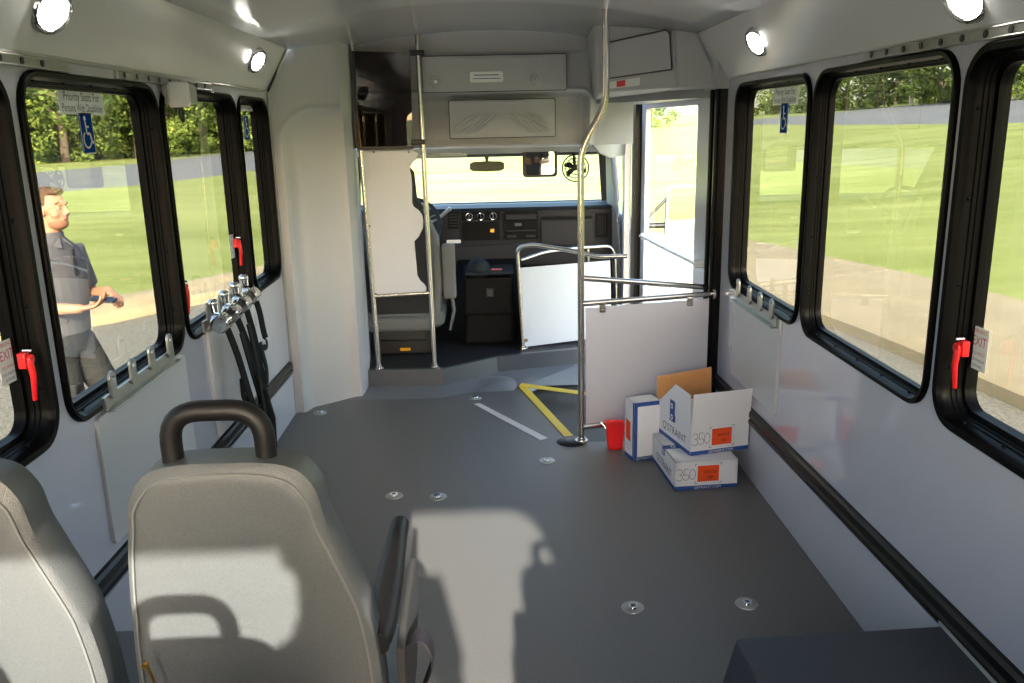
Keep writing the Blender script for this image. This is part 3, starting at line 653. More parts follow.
o_ = MB(); o_.plate([(0.695,1.782),(0.735,1.785),(0.735,1.816),(0.695,1.812)], [], 0.001, lambda u, v, w_: cf_(u, v, w_-0.006)); o_.build('red_patch', M['red'], st)
# dark header strip above the door
mb = MB(); mb.hexa([(0.62,5.4,1.715),(1.15,4.40,1.715),(1.2,4.42,1.715),(1.2,5.9,1.715),(0.62,5.4,1.77),(1.15,4.40,1.77),(1.2,4.42,1.77),(1.2,5.9,1.77)]); S('trim_11', mb, M['postg'])

# ------------------------------------------------------------------ entry door, posts, cab side
def dx(y): return 1.165-.083*(y-4.45)
mb = MB(); mb.box((XR-0.012,4.33,0.78), (0.05,0.18,1.98)); mb.box((XR-0.045,4.26,0.78), (0.02,0.03,1.96)); mb.box((XR-0.045,4.36,0.78), (0.02,0.03,1.96)); S('trim_12', mb, M['blackpost'], bevel=0.008)
d = empty('door_1', (dx(5.1),5.1,-0.35), kind='structure')
dm = lambda u, v, w_: (dx(u)+w_, u, v)
mb = MB(); mb.plate([(4.46,-0.35),(5.83,-0.35),(5.83,1.735),(4.46,1.735)], [rrect(4.69,5.74,-0.05,1.685,0.02,3)], 0.035, dm); mb.build('door_frame', M['postw'], d, bevel=0.003)
mb = MB(); mb.plate(rrect(4.685,5.745,-0.055,1.69,0.02,3), [], 0.005, lambda u, v, w_: dm(u, v, w_+0.015)); mb.build('glass_pane', M['clear'], d)
mb = MB(); mb.tube([dm(5.68,0.86,-0.04), dm(4.52,0.85,-0.04)], 0.010, 10); mb.disc(dm(5.66,0.86,-0.04), (1,0,0), 0.022, 0.04, 12); mb.disc(dm(4.54,0.85,-0.04), (1,0,0), 0.022, 0.04, 12); mb.build('door_handle', M['whitebox'], d, smooth=True)
mb = MB(); mb.hexa([(dx(5.84)-.04,5.84,-.4),(dx(5.84)+.05,5.84,-.4),(dx(5.93)+.05,5.93,-.4),(dx(5.93)-.04,5.93,-.4),(dx(5.84)-.04,5.84,1.74),(dx(5.84)+.05,5.84,1.74),(dx(5.93)+.05,5.93,1.74),(dx(5.93)-.04,5.93,1.74)]); S('trim_13', mb, M['blackpost'])
mb = MB(); a0, a1 = at(624,200,1,5.9), at(631,200,1,5.9)
mb.hexa([(a0.x,5.9,-.4),(a1.x,5.9,-.4),(a1.x,5.98,-.4),(a0.x,5.98,-.4),(a0.x,5.9,1.75),(a1.x,5.9,1.75),(a1.x,5.98,1.75),(a0.x,5.98,1.75)]); S('trim_14', mb, M['postw'], bevel=0.006)
# header cheek right of opening down to door pillar
mb = MB(); cc = [at(585,140,1,5.33), at(600,153,1,5.45), at(612,159,1,5.5), at(625,159,1,5.6)]
P = [(0.62,5.30,1.50),(0.70,5.40,1.42),(0.78,5.50,1.385),(0.93,5.90,1.385),(0.95,5.90,1.78),(0.62,5.30,1.95)]
mb.add(P, [(0,1,5),(1,2,3,4,5)]); S('trim_15', mb, M['abs_'], smooth=True, solid=0.02)
# hinge pillar and cab door sill
mb = MB(); mb.hexa([(0.905,6.28,0.1),(0.985,6.0,0.1),(1.01,6.05,0.1),(0.95,6.35,0.1),(0.87,6.30,1.40),(0.895,6.2,1.40),(0.93,6.2,1.40),(0.90,6.35,1.40)]); S('trim_16', mb, M['postg'], bevel=0.008)
mb = MB(); mb.hexa([(0.965,6.0,0.0),(0.995,5.98,0.0),(1.02,6.1,0.0),(0.99,6.1,0.0),(0.945,6.0,1.40),(0.975,5.98,1.40),(1.0,6.1,1.40),(0.97,6.1,1.40)]); S('trim_17', mb, M['postg'], bevel=0.005)
# windshield surround and glass
mb = MB(); mb.hexa([(-1.0,6.30,1.385),(0.95,6.30,1.385),(0.95,6.42,1.375),(-1.0,6.42,1.375),(-1.0,6.30,1.43),(0.95,6.30,1.43),(0.95,6.42,1.47),(-1.0,6.42,1.47)]); S('trim_18', mb, M['vinyl'], bevel=0.01)
for sgn, xx in ((1,0.83),(-1,-0.92)):
    mb = MB(); mb.loft([[Vector((xx+sgn*(0.03+0.10*(1-t))*1.0-sgn*.04, 6.36+0.55*(1-t), 0.98+0.44*t)), Vector((xx+sgn*(0.10+0.12*(1-t)), 6.30+0.5*(1-t), 0.98+0.44*t)), Vector((xx+sgn*(0.13+0.12*(1-t)), 6.40+0.55*(1-t), 0.98+0.44*t)), Vector((xx+sgn*(0.06+0.10*(1-t)), 6.46+0.55*(1-t), 0.98+0.44*t))] for t in [i/8 for i in range(9)]])
    S('trim_%d' % (19 if sgn > 0 else 20), mb, M['fabricd'], smooth=True, bevel=0.01)
wsd = empty('window_10', (0,6.7,1.0), kind='structure'); mb = MB(); mb.hexa([(-0.98,6.92,0.97),(0.94,6.92,0.97),(0.90,6.40,1.42),(-0.95,6.40,1.42),(-0.98,6.926,0.974),(0.94,6.926,0.974),(0.90,6.406,1.424),(-0.95,6.406,1.424)]); mb.build('glass_pane', M['clear'], wsd)
# cab shell below the glass and left cab side
mb = MB(); mb.box((0.0,6.97,0.5), (2.1,0.04,1.0)); S('firewall', mb, M['black'])
mb = MB(); mb.box((-1.06,6.0,0.45), (0.05,1.7,0.95)); S('cab_side_left', mb, M['absd'])
mb = MB(); mb.plate([(5.05,1.0),(6.35,1.0),(6.35,1.45),(5.05,1.45)], [[(5.15,1.04),(6.2,1.04),(6.2,1.4),(5.15,1.4)]], 0.04, lambda u, v, w_: (-1.06+w_, u, v)); S('trim_21', mb, M['absd'])
mb = MB(); mb.box((1.0,6.45,0.45), (0.04,0.9,1.0)); S('cab_side_right', mb, M['absd'])
# rear end of the body: open rear door lets the sun in
mb = MB(); mb.plate([(XL-.05,0),(XR+.05,0),(XR+.05,ZW),(1.02,2.17),(-1.02,2.17),(XL-.05,ZW)], [rrect(-0.98,0.56,0.72,1.795,0.12,6)], -0.05, lambda u, v, w_: (u, YB+w_, v)); S('wall_back', mb, M['wall'])

# ------------------------------------------------------------------ driver barrier: two poles, crossbar, smoked panel, shaped white panel
def flange(mb, p, n=(0,0,1), r=0.034): mb.disc(p, n, r, 0.008, 20); mb.tube([Vector(p), Vector(p)+Vector(n)*0.022], 0.021, 16)
YP = 5.20
e = empty('driver_barrier', (-0.55,YP,0.12), 'barrier behind the driver seat of two steel poles with smoked and white panels', 'partition')
for (xb, xt) in ((-0.714,-0.757),(-0.364,-0.377)):
    mb = MB(); mb.tube([(xb,YP,0.125),(xt,YP,ceil_z(xt)-.002)], 0.0155, 16); p_ = mb.build('pole', M['steel'], e, smooth=True)
    mb = MB(); flange(mb, (xb,YP,0.122)); mb.build('foot_flange', M['steel'], p_, smooth=True); mb = MB(); flange(mb, (xt,YP,ceil_z(xt)-.004), (0,0,-1)); mb.build('ceiling_flange', M['steel'], p_, smooth=True)
mb = MB(); mb.tube([(-0.722,YP,0.588),(-0.37,YP,0.602)], 0.0135, 14); mb.build('crossbar', M['steel'], e, smooth=True)
sp = [at(x_, y_, 1, YP-0.02) for x_, y_ in ((352,51),(410,53),(413,147),(357,148))]
mb = MB(); mb.plate([(p.x,p.z) for p in sp], [], 0.012, lambda u, v, w_: (u, YP-0.024+w_, v)); mb.build('smoked_panel', M['smoke'], e)
mb = MB(); q = at(352,51,1,YP-.03); q2 = at(357,148,1,YP-.03)
for xx in (0,): mb.hexa([(q2.x-.004,YP-.03,q2.z),(q2.x+.012,YP-.03,q2.z),(q2.x+.012,YP+.04,q2.z),(q2.x-.004,YP+.04,q2.z),(q.x-.004,YP-.03,q.z),(q.x+.012,YP-.03,q.z),(q.x+.012,YP+.04,q.z),(q.x-.004,YP+.04,q.z)])
mb.hexa([(q2.x,YP-.03,q2.z-.012),(at(413,147,1,YP).x,YP-.03,q2.z-.012),(at(413,147,1,YP).x,YP+.06,q2.z-.012),(q2.x,YP+.06,q2.z-.012),(q2.x,YP-.03,q2.z+.006),(at(413,147,1,YP).x,YP-.03,q2.z+.006),(at(413,147,1,YP).x,YP+.06,q2.z+.006),(q2.x,YP+.06,q2.z+.006)])
mb.build('panel_channel', M['black'], e)
for (px, py) in ((419,53),(420,142)):
    p = at(px, py, 1, YP); mb = MB(); mb.box((p.x-0.012,YP-0.008,p.z), (0.085,0.035,0.030)); mb.build('clamp', M['black'], e, bevel=0.006)
A = [(80,75),(430,68),(455,80),(466,100),(455,130),(430,150),(413,175),(409,205),(418,240),(423,300),(425,430),(435,455),(470,480),(492,510),(500,545),(498,600),(470,660),(440,690)]
poly = [at(350+x_/6.827, 140+y_/6.827, 1, YP+.0) for x_, y_ in A]+[at(350+x_/6.827, 230+y_/6.827, 1, YP) for x_, y_ in [(447,160),(455,250),(460,310),(480,345),(510,370),(524,395),(518,425),(490,433),(190,437),(168,425),(158,400)]]
mb = MB(); mb.plate([(p.x,p.z) for p in poly], [], 0.01, lambda u, v, w_: (u, YP-0.005+w_, v)); wp = mb.build('barrier_panel', M['white'], e, bevel=0.002)
for (x_, y_) in ((374,152),(409,152),(370,226),(372,290)):
    p = at(x_, y_, 1, YP); mb = MB(); mb.disc((p.x,YP-0.010,p.z), (0,1,0), 0.006, 0.006, 10); mb.build('rivet', M['greyink'], wp)

# ------------------------------------------------------------------ entry partition: long cranked pole, two rails, kick panel
YQ = 4.11
e = empty('entry_partition', (0.446,YQ,0), 'modesty partition by the entry with long cranked steel pole, rails and grey panel', 'partition')
pp = fillet([(0.452,YQ,0.02),(0.449,YQ,1.475),(0.569,YQ,1.69),(0.567,YQ,ceil_z(0.567)-.002)], 0.07, 6)
mb = MB(); mb.tube(pp, 0.0165, 16); po = mb.build('pole', M['steel'], e, smooth=True)
mb = MB(); flange(mb, (0.567,YQ,ceil_z(0.567)-.004), (0,0,-1)); mb.build('ceiling_flange', M['steel'], po, smooth=True); mb = MB(); flange(mb, (0.452,YQ,0.010)); mb.build('foot_flange', M['steel'], po, smooth=True)
mb = MB(); mb.disc((0.40,YQ+.02,0.001), (0,0,1), 0.075, 0.010, 24, 0.06); mb.build('foot_pad', M['black'], po, smooth=True)
mb = MB(); mb.tube([(0.455,YQ,0.735),(1.155,4.26,0.738)], 0.0145, 14); mb.disc((1.138,4.255,0.738), (1,0.1,0), 0.032, 0.015, 20); mb.build('rail', M['steel'], e, smooth=True)
mb = MB(); mb.tube([(0.455,YQ+.01,0.862),(0.80,4.20,0.815),(1.14,4.30,0.762)], 0.0145, 14); mb.build('rail', M['steel'], e, smooth=True)
mb = MB(); mb.tube([(0.455,YQ,0.088),(1.15,4.25,0.088)], 0.0145, 14); mb.build('rail', M['steel'], e, smooth=True)
pm = lambda u, v, w_: (u, YQ+(u-0.45)*0.205+w_, v)
mb = MB(); mb.plate([(0.475,0.10),(1.135,0.10),(1.135,0.715),(0.475,0.712)], [], 0.008, pm); kp = mb.build('kick_panel', M['wall'], e)
for xx in (0.56, 1.02):
    mb = MB(); mb.box(pm(xx,0.708,-0.004), (0.03,0.02,0.045)); mb.disc(pm(xx,0.695,-0.018), (0,1,0), 0.008, 0.01, 10); mb.build('clip', M['steel'], kp, bevel=0.003)

# ------------------------------------------------------------------ stepwell guard
e = empty('stepwell_guard', (0.215,5.58,0.12), 'low white guard panel in a bent steel tube frame beside the engine cover', 'guard rail')
gv = lambda px, py, Y: at(px, py, 1, Y)
P = fillet([(0.215,5.58,0.125), gv(517,248,5.58), gv(531,244.5,5.55)*1.0, gv(577,251.5,5.45), gv(598,257,5.38), gv(627,256,5.36)], 0.07, 5)
mb = MB(); mb.tube(P, 0.0145, 14); t1 = mb.build('top_tube', M['steel'], e, smooth=True)
mb = MB(); flange(mb, (0.215,5.58,0.122)); mb.build('flange', M['steel'], t1, smooth=True)
gy = lambda u: 5.60+0.36*(u-0.21)
k_ = lambda px, py, Y: gv(px, py, Y)
P = fillet([gv(521,260,5.62), gv(545,252,5.70), gv(578,248,5.80), gv(610,246,5.86), gv(615,254,5.87), gv(617,330,5.87)], 0.05, 5)
mb = MB(); mb.tube(P, 0.0125, 12); mb.build('rear_tube', M['steel'], e, smooth=True)
mb = MB(); mb.tube([gv(588,248,5.82), gv(589,300,5.82)], 0.011, 12); mb.build('upright', M['steel'], e, smooth=True)
q = [gv(524.5,347,5.61), gv(580,340,5.74), gv(612,336,5.82), gv(610,260.5,5.82), gv(520,268,5.61)]
mb = MB(); mb.add([p for p in q]+[p+Vector((0,.008,0)) for p in q], [(0,1,2,3,4),(9,8,7,6,5)]+[(i,(i+1)%5,(i+1)%5+5,i+5) for i in range(5)]); gp = mb.build('guard_panel', M['white'], e)
mb = MB(); p = gv(526,340,5.6); mb.disc((p.x,p.y-0.012,p.z), (0,1,0), 0.012, 0.012, 12); mb.build('bolt', M['steel'], gp, smooth=True)

# ------------------------------------------------------------------ cab: dashboard, seat, wheel, engine cover, mirrors, fan
e = empty('dashboard', (0.2,6.3,0.5), 'dark grey dashboard with gauges, radio opening and glove box under the windshield', 'dashboard')
mb = MB(); pr = [(6.22,0.50),(6.20,0.985),(6.22,1.015),(6.35,1.03),(6.9,0.99),(6.9,0.5)]
mb.loft([[Vector((x_, y_, z_)) for y_, z_ in pr] for x_ in (-0.95, 0.93)]); mb.build('dash_body', M['dash'], e, bevel=0.008)
mb = MB(); pr = [(6.19,1.003),(6.21,1.022),(6.35,1.036),(6.9,0.996),(6.9,0.98),(6.21,1.0)]; mb.loft([[Vector((x_, y_, z_)) for y_, z_ in pr] for x_ in (-0.95, 0.935)]); mb.build('dash_top', M['dashtop'], e)
def dpan(name, x0, x1, z0, z1, m, y=6.185, t=0.02, par=None, r=0.008):
    mb = MB(); mb.plate(rrect(x0, x1, z0, z1, r, 3), [], t, lambda u, v, w_: (u, y+w_, v)); return mb.build(name, m, par or e, bevel=0.003)
gp_ = dpan('gauge_cluster', -0.19, 0.092, 0.935, 0.998, M['dashd'])
for xx in (-0.135,-0.05,0.04):
    mb = MB(); mb.tube(arc((xx,6.182,0.965),(1,0,0),(0,0,1),0.024,0,360,20)[:-1], 0.004, 6, closed=True); mb.box((xx,6.178,0.965),(0.008,0.01,0.035)); mb.build('dial', M['chrome'], gp_, smooth=True)
dpan('radio_opening', -0.185, 0.086, 0.79, 0.925, M['dashd'], 6.19)
mb = MB(); mb.box((0.03,6.185,0.86),(0.03,0.012,0.03)); mb.build('socket', M['gold'], e, bevel=0.004)
v1 = dpan('air_vent', -0.288, -0.213, 0.88, 1.0, M['dashd'])
mb = MB()
for k in range(5): mb.box((-0.25,6.18,0.90+k*0.021),(0.06,0.006,0.008))
mb.build('louvres', M['dash'], v1)
rd = dpan('radio', 0.12, 0.366, 0.79, 0.995, M['dashd'])
mb = MB(); mb.box((0.243,6.18,0.955),(0.22,0.012,0.035)); mb.box((0.243,6.18,0.855),(0.22,0.012,0.008)); mb.box((0.17,6.18,0.815),(0.07,0.012,0.02)); mb.box((0.31,6.18,0.815),(0.07,0.012,0.02)); mb.build('buttons', M['dash'], rd, bevel=0.002)
mb = MB(); mb.box((0.22,6.178,0.90),(0.05,0.008,0.02)); mb.build('display', M['greyink'], rd)
dpan('glove_box', 0.39, 0.76, 0.745, 0.925, M['dash'], 6.18); dpan('glove_slot', 0.39, 0.76, 0.932, 0.95, M['dashd'], 6.185)
v2 = dpan('air_vent', 0.79, 0.875, 0.79, 0.965, M['dashd'])
mb = MB()
for k in range(5): mb.box((0.81+k*0.012,6.18,0.878),(0.004,0.008,0.14))
mb.build('louvres', M['dash'], v2)
dpan('label', -0.305, -0.20, 0.775, 0.80, M['paper'], 6.183, 0.004); dpan('knee_panel', -0.3, 0.40, 0.64, 0.755, M['dash'], 6.17, 0.04)
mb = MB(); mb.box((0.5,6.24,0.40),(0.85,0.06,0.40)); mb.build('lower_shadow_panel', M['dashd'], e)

e = empty('engine_cover', (0.0,5.85,0.12), 'black engine cover console with cup holder dome and storage bin between the cab seats', 'console')
mb = MB(); mb.hexa([(-0.19,5.72,0.12),(0.17,5.72,0.12),(0.28,6.2,0.12),(-0.30,6.2,0.12),(-0.165,5.74,0.60),(0.155,5.74,0.60),(0.24,6.2,0.66),(-0.24,6.2,0.66)]); mb.build('cover', M['dashd'], e, bevel=0.03, seg=3, smooth=True)
mb = MB(); mb.hexa([(-0.175,5.69,0.345),(0.15,5.69,0.345),(0.15,5.73,0.345),(-0.175,5.73,0.345),(-0.165,5.68,0.60),(0.155,5.68,0.60),(0.155,5.73,0.60),(-0.165,5.73,0.60)]); sb = mb.build('storage_bin', M['dashd'], e, bevel=0.01)
mb = MB(); mb.box((0.0,5.68,0.50),(0.055,0.012,0.06)); mb.build('latch', M['black'], sb, bevel=0.006)
mb = MB(); mb.box((0.0,5.86,0.625),(0.34,0.32,0.025)); mb.build('tray', M['dashtop'], e, bevel=0.01)
mb = MB(); mb.ellipsoid((-0.075,5.80,0.64),(0.085,0.085,0.085)); mb.build('cup_dome', M['dashtop'], e, smooth=True)
mb = MB(); mb.hexa([(0.01,5.76,0.640),(0.085,5.755,0.640),(0.09,5.80,0.640),(0.02,5.81,0.640),(0.01,5.76,0.645),(0.085,5.755,0.645),(0.09,5.80,0.645),(0.02,5.81,0.645)]); tag(mb.build('leaflet', mat('pink_leaflet',(225,110,115),0.6)), 'small pink leaflet lying on the black engine cover', 'leaflet')

e = empty('driver_chair', (-0.60,5.6,0.12), 'grey cloth driver seat behind the white barrier panel', 'seat')
def rbox_ring(cx, cy, z, hx, hy, r=0.05, n=5, sh=0):
    return [Vector((u, v, z)) for u, v in rrect(cx-hx, cx+hx, cy-hy, cy+hy, min(r, hx*.95, hy*.95), n)]
mb = MB(); mb.loft([rbox_ring(-0.585,5.60+0.05*0,z,hx,hy,0.06) for z,hx,hy in ((0.36,0.225,0.055),(0.40,0.24,0.07),(0.7,0.255,0.075),(0.95,0.24,0.07),(1.10,0.17,0.06),(1.16,0.13,0.05),(1.32,0.12,0.045),(1.36,0.09,0.03))]); bk = mb.build('backrest', M['fabricd'], e, smooth=True)
mb = MB(); mb.tube([(-0.375,5.56,0.34),(-0.345,5.55,0.6),(-0.355,5.56,0.9),(-0.43,5.58,1.08)], [0.035,0.04,0.035,0.025], 12); mb.build('bolster', M['fabric'], e, smooth=True)
mb = MB(); mb.loft([rbox_ring(-0.59,5.80,z,hx,hy,0.07) for z,hx,hy in ((0.29,0.25,0.24),(0.32,0.28,0.27),(0.40,0.28,0.27),(0.43,0.24,0.24))]); mb.build('seat_cushion', M['fabric'], e, smooth=True)
mb = MB(); mb.box((-0.60,5.53,0.335),(0.44,0.09,0.10)); mb.build('back_skirt', M['fabric'], e, bevel=0.03, seg=3, smooth=True)
mb = MB(); mb.box((-0.60,5.72,0.20),(0.40,0.36,0.16)); mb.box((-0.60,5.52,0.255),(0.34,0.03,0.07)); mb.build('pedestal', M['black'], e, bevel=0.01)
mb = MB(); mb.box((-0.575,5.500,0.165),(0.07,0.012,0.022)); mb.build('yellow_tag', M['yellowlamp'], e, bevel=0.004)
a = at(449,295,1,5.55); b = at(448,244,1,5.55)
mb = MB(); mb.loft([[Vector((b.x+dx_*0.5-0.0, 5.55+dy_, z_)) for dx_, dy_ in ((-.085,-.04),(.085,-.04),(.085,.05),(-.085,.05))] for z_ in (a.z-.02,a.z+.0,b.z-.02,b.z)]); mb.build('armrest', M['fabric'], e, bevel=0.015, seg=3, smooth=True)
mb = MB(); mb.tube([at(452,297,1,5.53), at(454,310,1,5.53), at(450,330,1,5.53)], [0.012,0.012,0.008], 8); mb.build('lever', M['fabric'], e, smooth=True)
e = empty('steering_wheel', (-0.52,6.05,0.9), 'black steering wheel seen past the barrier beside the dashboard', 'steering wheel')
cW = Vector((-0.53,6.02,0.93)); ax_ = Vector((1,0,0)); ay_ = Vector((0,0.35,0.94)).normalized()
mb = MB(); mb.tube(arc(cW, ax_, ay_, 0.19, 0, 360, 32)[:-1], 0.015, 10, closed=True); mb.build('rim', M['dashtop'], e, smooth=True)
nn = ax_.cross(ay_)
mb = MB(); mb.disc(cW-nn*0.0, nn*-1, 0.06, 0.02, 20)
for a_ in (20,160,270): mb.tube([cW, cW+ax_*0.185*math.cos(math.radians(a_))+ay_*0.185*math.sin(math.radians(a_))], 0.014, 8)
mb.build('spokes', M['black'], e, smooth=True); mb = MB(); mb.tube([cW, cW+Vector((0,0.22,-0.09))], 0.035, 12); cl_ = mb.build('column', M['black'], e, smooth=True)
mb = MB(); mb.tube([cW+Vector((0.02,0.14,-.05)), Vector((-0.33,6.08,0.985)), Vector((-0.262,6.08,1.04))], [0.010,0.011,0.015], 8); mb.build('stalk', M['postg'], cl_, smooth=True)

e = empty('rear_view_mirror', (0.0,6.3,1.31), 'small rear-view mirror on the windshield', 'mirror')
mb = MB(); c = at(487,166,1,6.3); mb.loft([[Vector((c.x+x_, 6.3+y_, c.z+z_*s_)) for y_, z_ in ((-.02,-.035),(.01,-.03),(.01,.03),(-.02,.032))] for x_, s_ in ((-.125,.6),(-.10,1),(0.0,1.1),(.10,1),(.125,.6))]); mb.build('housing', mat('mirror_housing',(52,62,36),0.4), e, smooth=True)
mb = MB(); mb.tube([(c.x,6.31,c.z+.02),(c.x,6.38,c.z+.09)], 0.012, 10); mb.disc((c.x,6.28,c.z+.06),(0,1,0),0.014,0.03,12); mb.build('stem', M['black'], e, smooth=True)
c = at(540,163,1,6.1); e = empty('interior_mirror', c, 'larger square black-framed mirror hanging at the windshield top', 'mirror')
mb = MB(); mb.plate(rrect(c.x-.122,c.x+.122,c.z-.098,c.z+.098,0.025,4), [], 0.03, lambda u, v, w_: (u, 6.1+w_, v)); mb.build('mirror_frame', M['black'], e, bevel=0.005)
mb = MB(); mb.plate(rrect(c.x-.102,c.x+.102,c.z-.080,c.z+.080,0.02,4), [], 0.004, lambda u, v, w_: (u, 6.094+w_-0.25*(v-c.z)*0.0-0.06*(u-c.x), v)); mb.build('mirror_glass', M['mirror'], e)
mb = MB(); mb.box((c.x+.02,6.11,c.z+.12),(0.06,0.05,0.06)); mb.build('bracket', M['black'], e, bevel=0.01)
c = at(575.5,168,1,6.15); e = empty('cab_fan', c, 'round cab fan with black blades beside the long pole', 'fan')
mb = MB(); R0 = 0.094
for rr_ in (R0,0.07,0.045): mb.tube(arc(c,(1,0,0),(0,0,1),rr_,0,360,28)[:-1], 0.0035 if rr_ < R0 else 0.005, 6, closed=True)
for k in range(16):
    a_ = k*math.pi/8; mb.tube([c+Vector((math.cos(a_)*.02,-.02,math.sin(a_)*.02)), c+Vector((math.cos(a_)*R0,0,math.sin(a_)*R0))], 0.0018, 5)
mb.build('cage', M['black'], e, smooth=True)
mb = MB()
for a_ in (40,160,220,340):
    a_ = math.radians(a_); d_ = Vector((math.cos(a_),0,math.sin(a_))); t_ = Vector((-math.sin(a_),0.5,math.cos(a_))).normalized()
    mb.hexa([c+d_*0.012-t_*0.012+Vector((0,.015,0)), c+d_*0.05-t_*0.03+Vector((0,.015,0)), c+d_*0.082-t_*0.01+Vector((0,.015,0)), c+d_*0.012+t_*0.012+Vector((0,.015,0)), c+d_*0.012-t_*0.012+Vector((0,.018,0)), c+d_*0.05-t_*0.03+Vector((0,.018,0)), c+d_*0.082+t_*0.02+Vector((0,.018,0)), c+d_*0.012+t_*0.012+Vector((0,.018,0))])
mb.build('blades', M['black'], e)
mb = MB(); mb.disc(c+Vector((0,.0,0)),(0,1,0),0.018,0.06,14); mb.tube([c+Vector((0,.06,0)), c+Vector((0.0,.14,0.11))], 0.01, 8); mb.build('motor', M['dash'], e, smooth=True)
a, b = at(433,148,1,5.9), at(470,155,1,5.9)
mb = MB(); mb.loft([[Vector((x_, 5.88+y_, a.z-.02+z_)) for y_, z_ in ((0,-.035),(.02,-.045),(.12,-.03),(.12,.03),(0,.02))] for x_ in (a.x-.25,b.x-.02)]); e = tag(empty('sun_visor', (-.2,5.9,1.38)), 'pale folded sun visor left of the small mirror', 'sun visor'); mb.build('pad', M['visor'], e, bevel=0.015, seg=3, smooth=True)
mb = MB(); mb.box((a.x+.12,5.875,a.z-.035),(0.14,0.006,0.04)); mb.build('vanity_cover', M['signgrey'], e, bevel=0.003)
e = empty('dome_lamp', at(493,146,1,5.6), 'slim oval dome lamp on the cab headliner above the windshield', 'lamp'); c = at(493,146.5,1,5.6)
mb = MB(); mb.ellipsoid((c.x,5.6,1.455),(0.08,0.03,0.012)); mb.build('lamp_lens', M['trim'], e, smooth=True)
# outside mirror ahead of the door glass
c = at(682,212,1,6.5); e = empty('exterior_mirror', c, 'large outside mirror seen through the entry door glass', 'mirror')
mb = MB(); mb.plate(rrect(c.x-.125,c.x+.125,c.z-.20,c.z+.20,0.05,5), [], 0.06, lambda u, v, w_: (u+(v-c.z)*0.03, 6.5+w_+0.15*(u-c.x), v)); mb.build('mirror_housing', M['postg'], e, bevel=0.012)
mb = MB(); mb.plate(rrect(c.x-.110,c.x+.110,c.z-.06,c.z+.185,0.03,5), [], 0.004, lambda u, v, w_: (u+(v-c.z)*0.03, 6.494+w_+0.15*(u-c.x), v)); mb.build('mirror_glass', M['mirror'], e)
mb = MB(); mb.plate(rrect(c.x-.110,c.x+.110,c.z-.185,c.z-.075,0.03,5), [], 0.004, lambda u, v, w_: (u+(v-c.z)*0.03, 6.49+w_-0.15*(u-c.x), v)); mb.build('convex_glass', M['mirror'], e)
mb = MB(); mb.tube([(c.x-.12,6.52,c.z-.1),(c.x-.30,6.5,c.z-.1)], 0.022, 10); mb.tube([(c.x-.12,6.52,c.z+.1),(c.x-.30,6.5,c.z-.08)], 0.012, 10); mb.build('arm', M['black'], e, smooth=True)

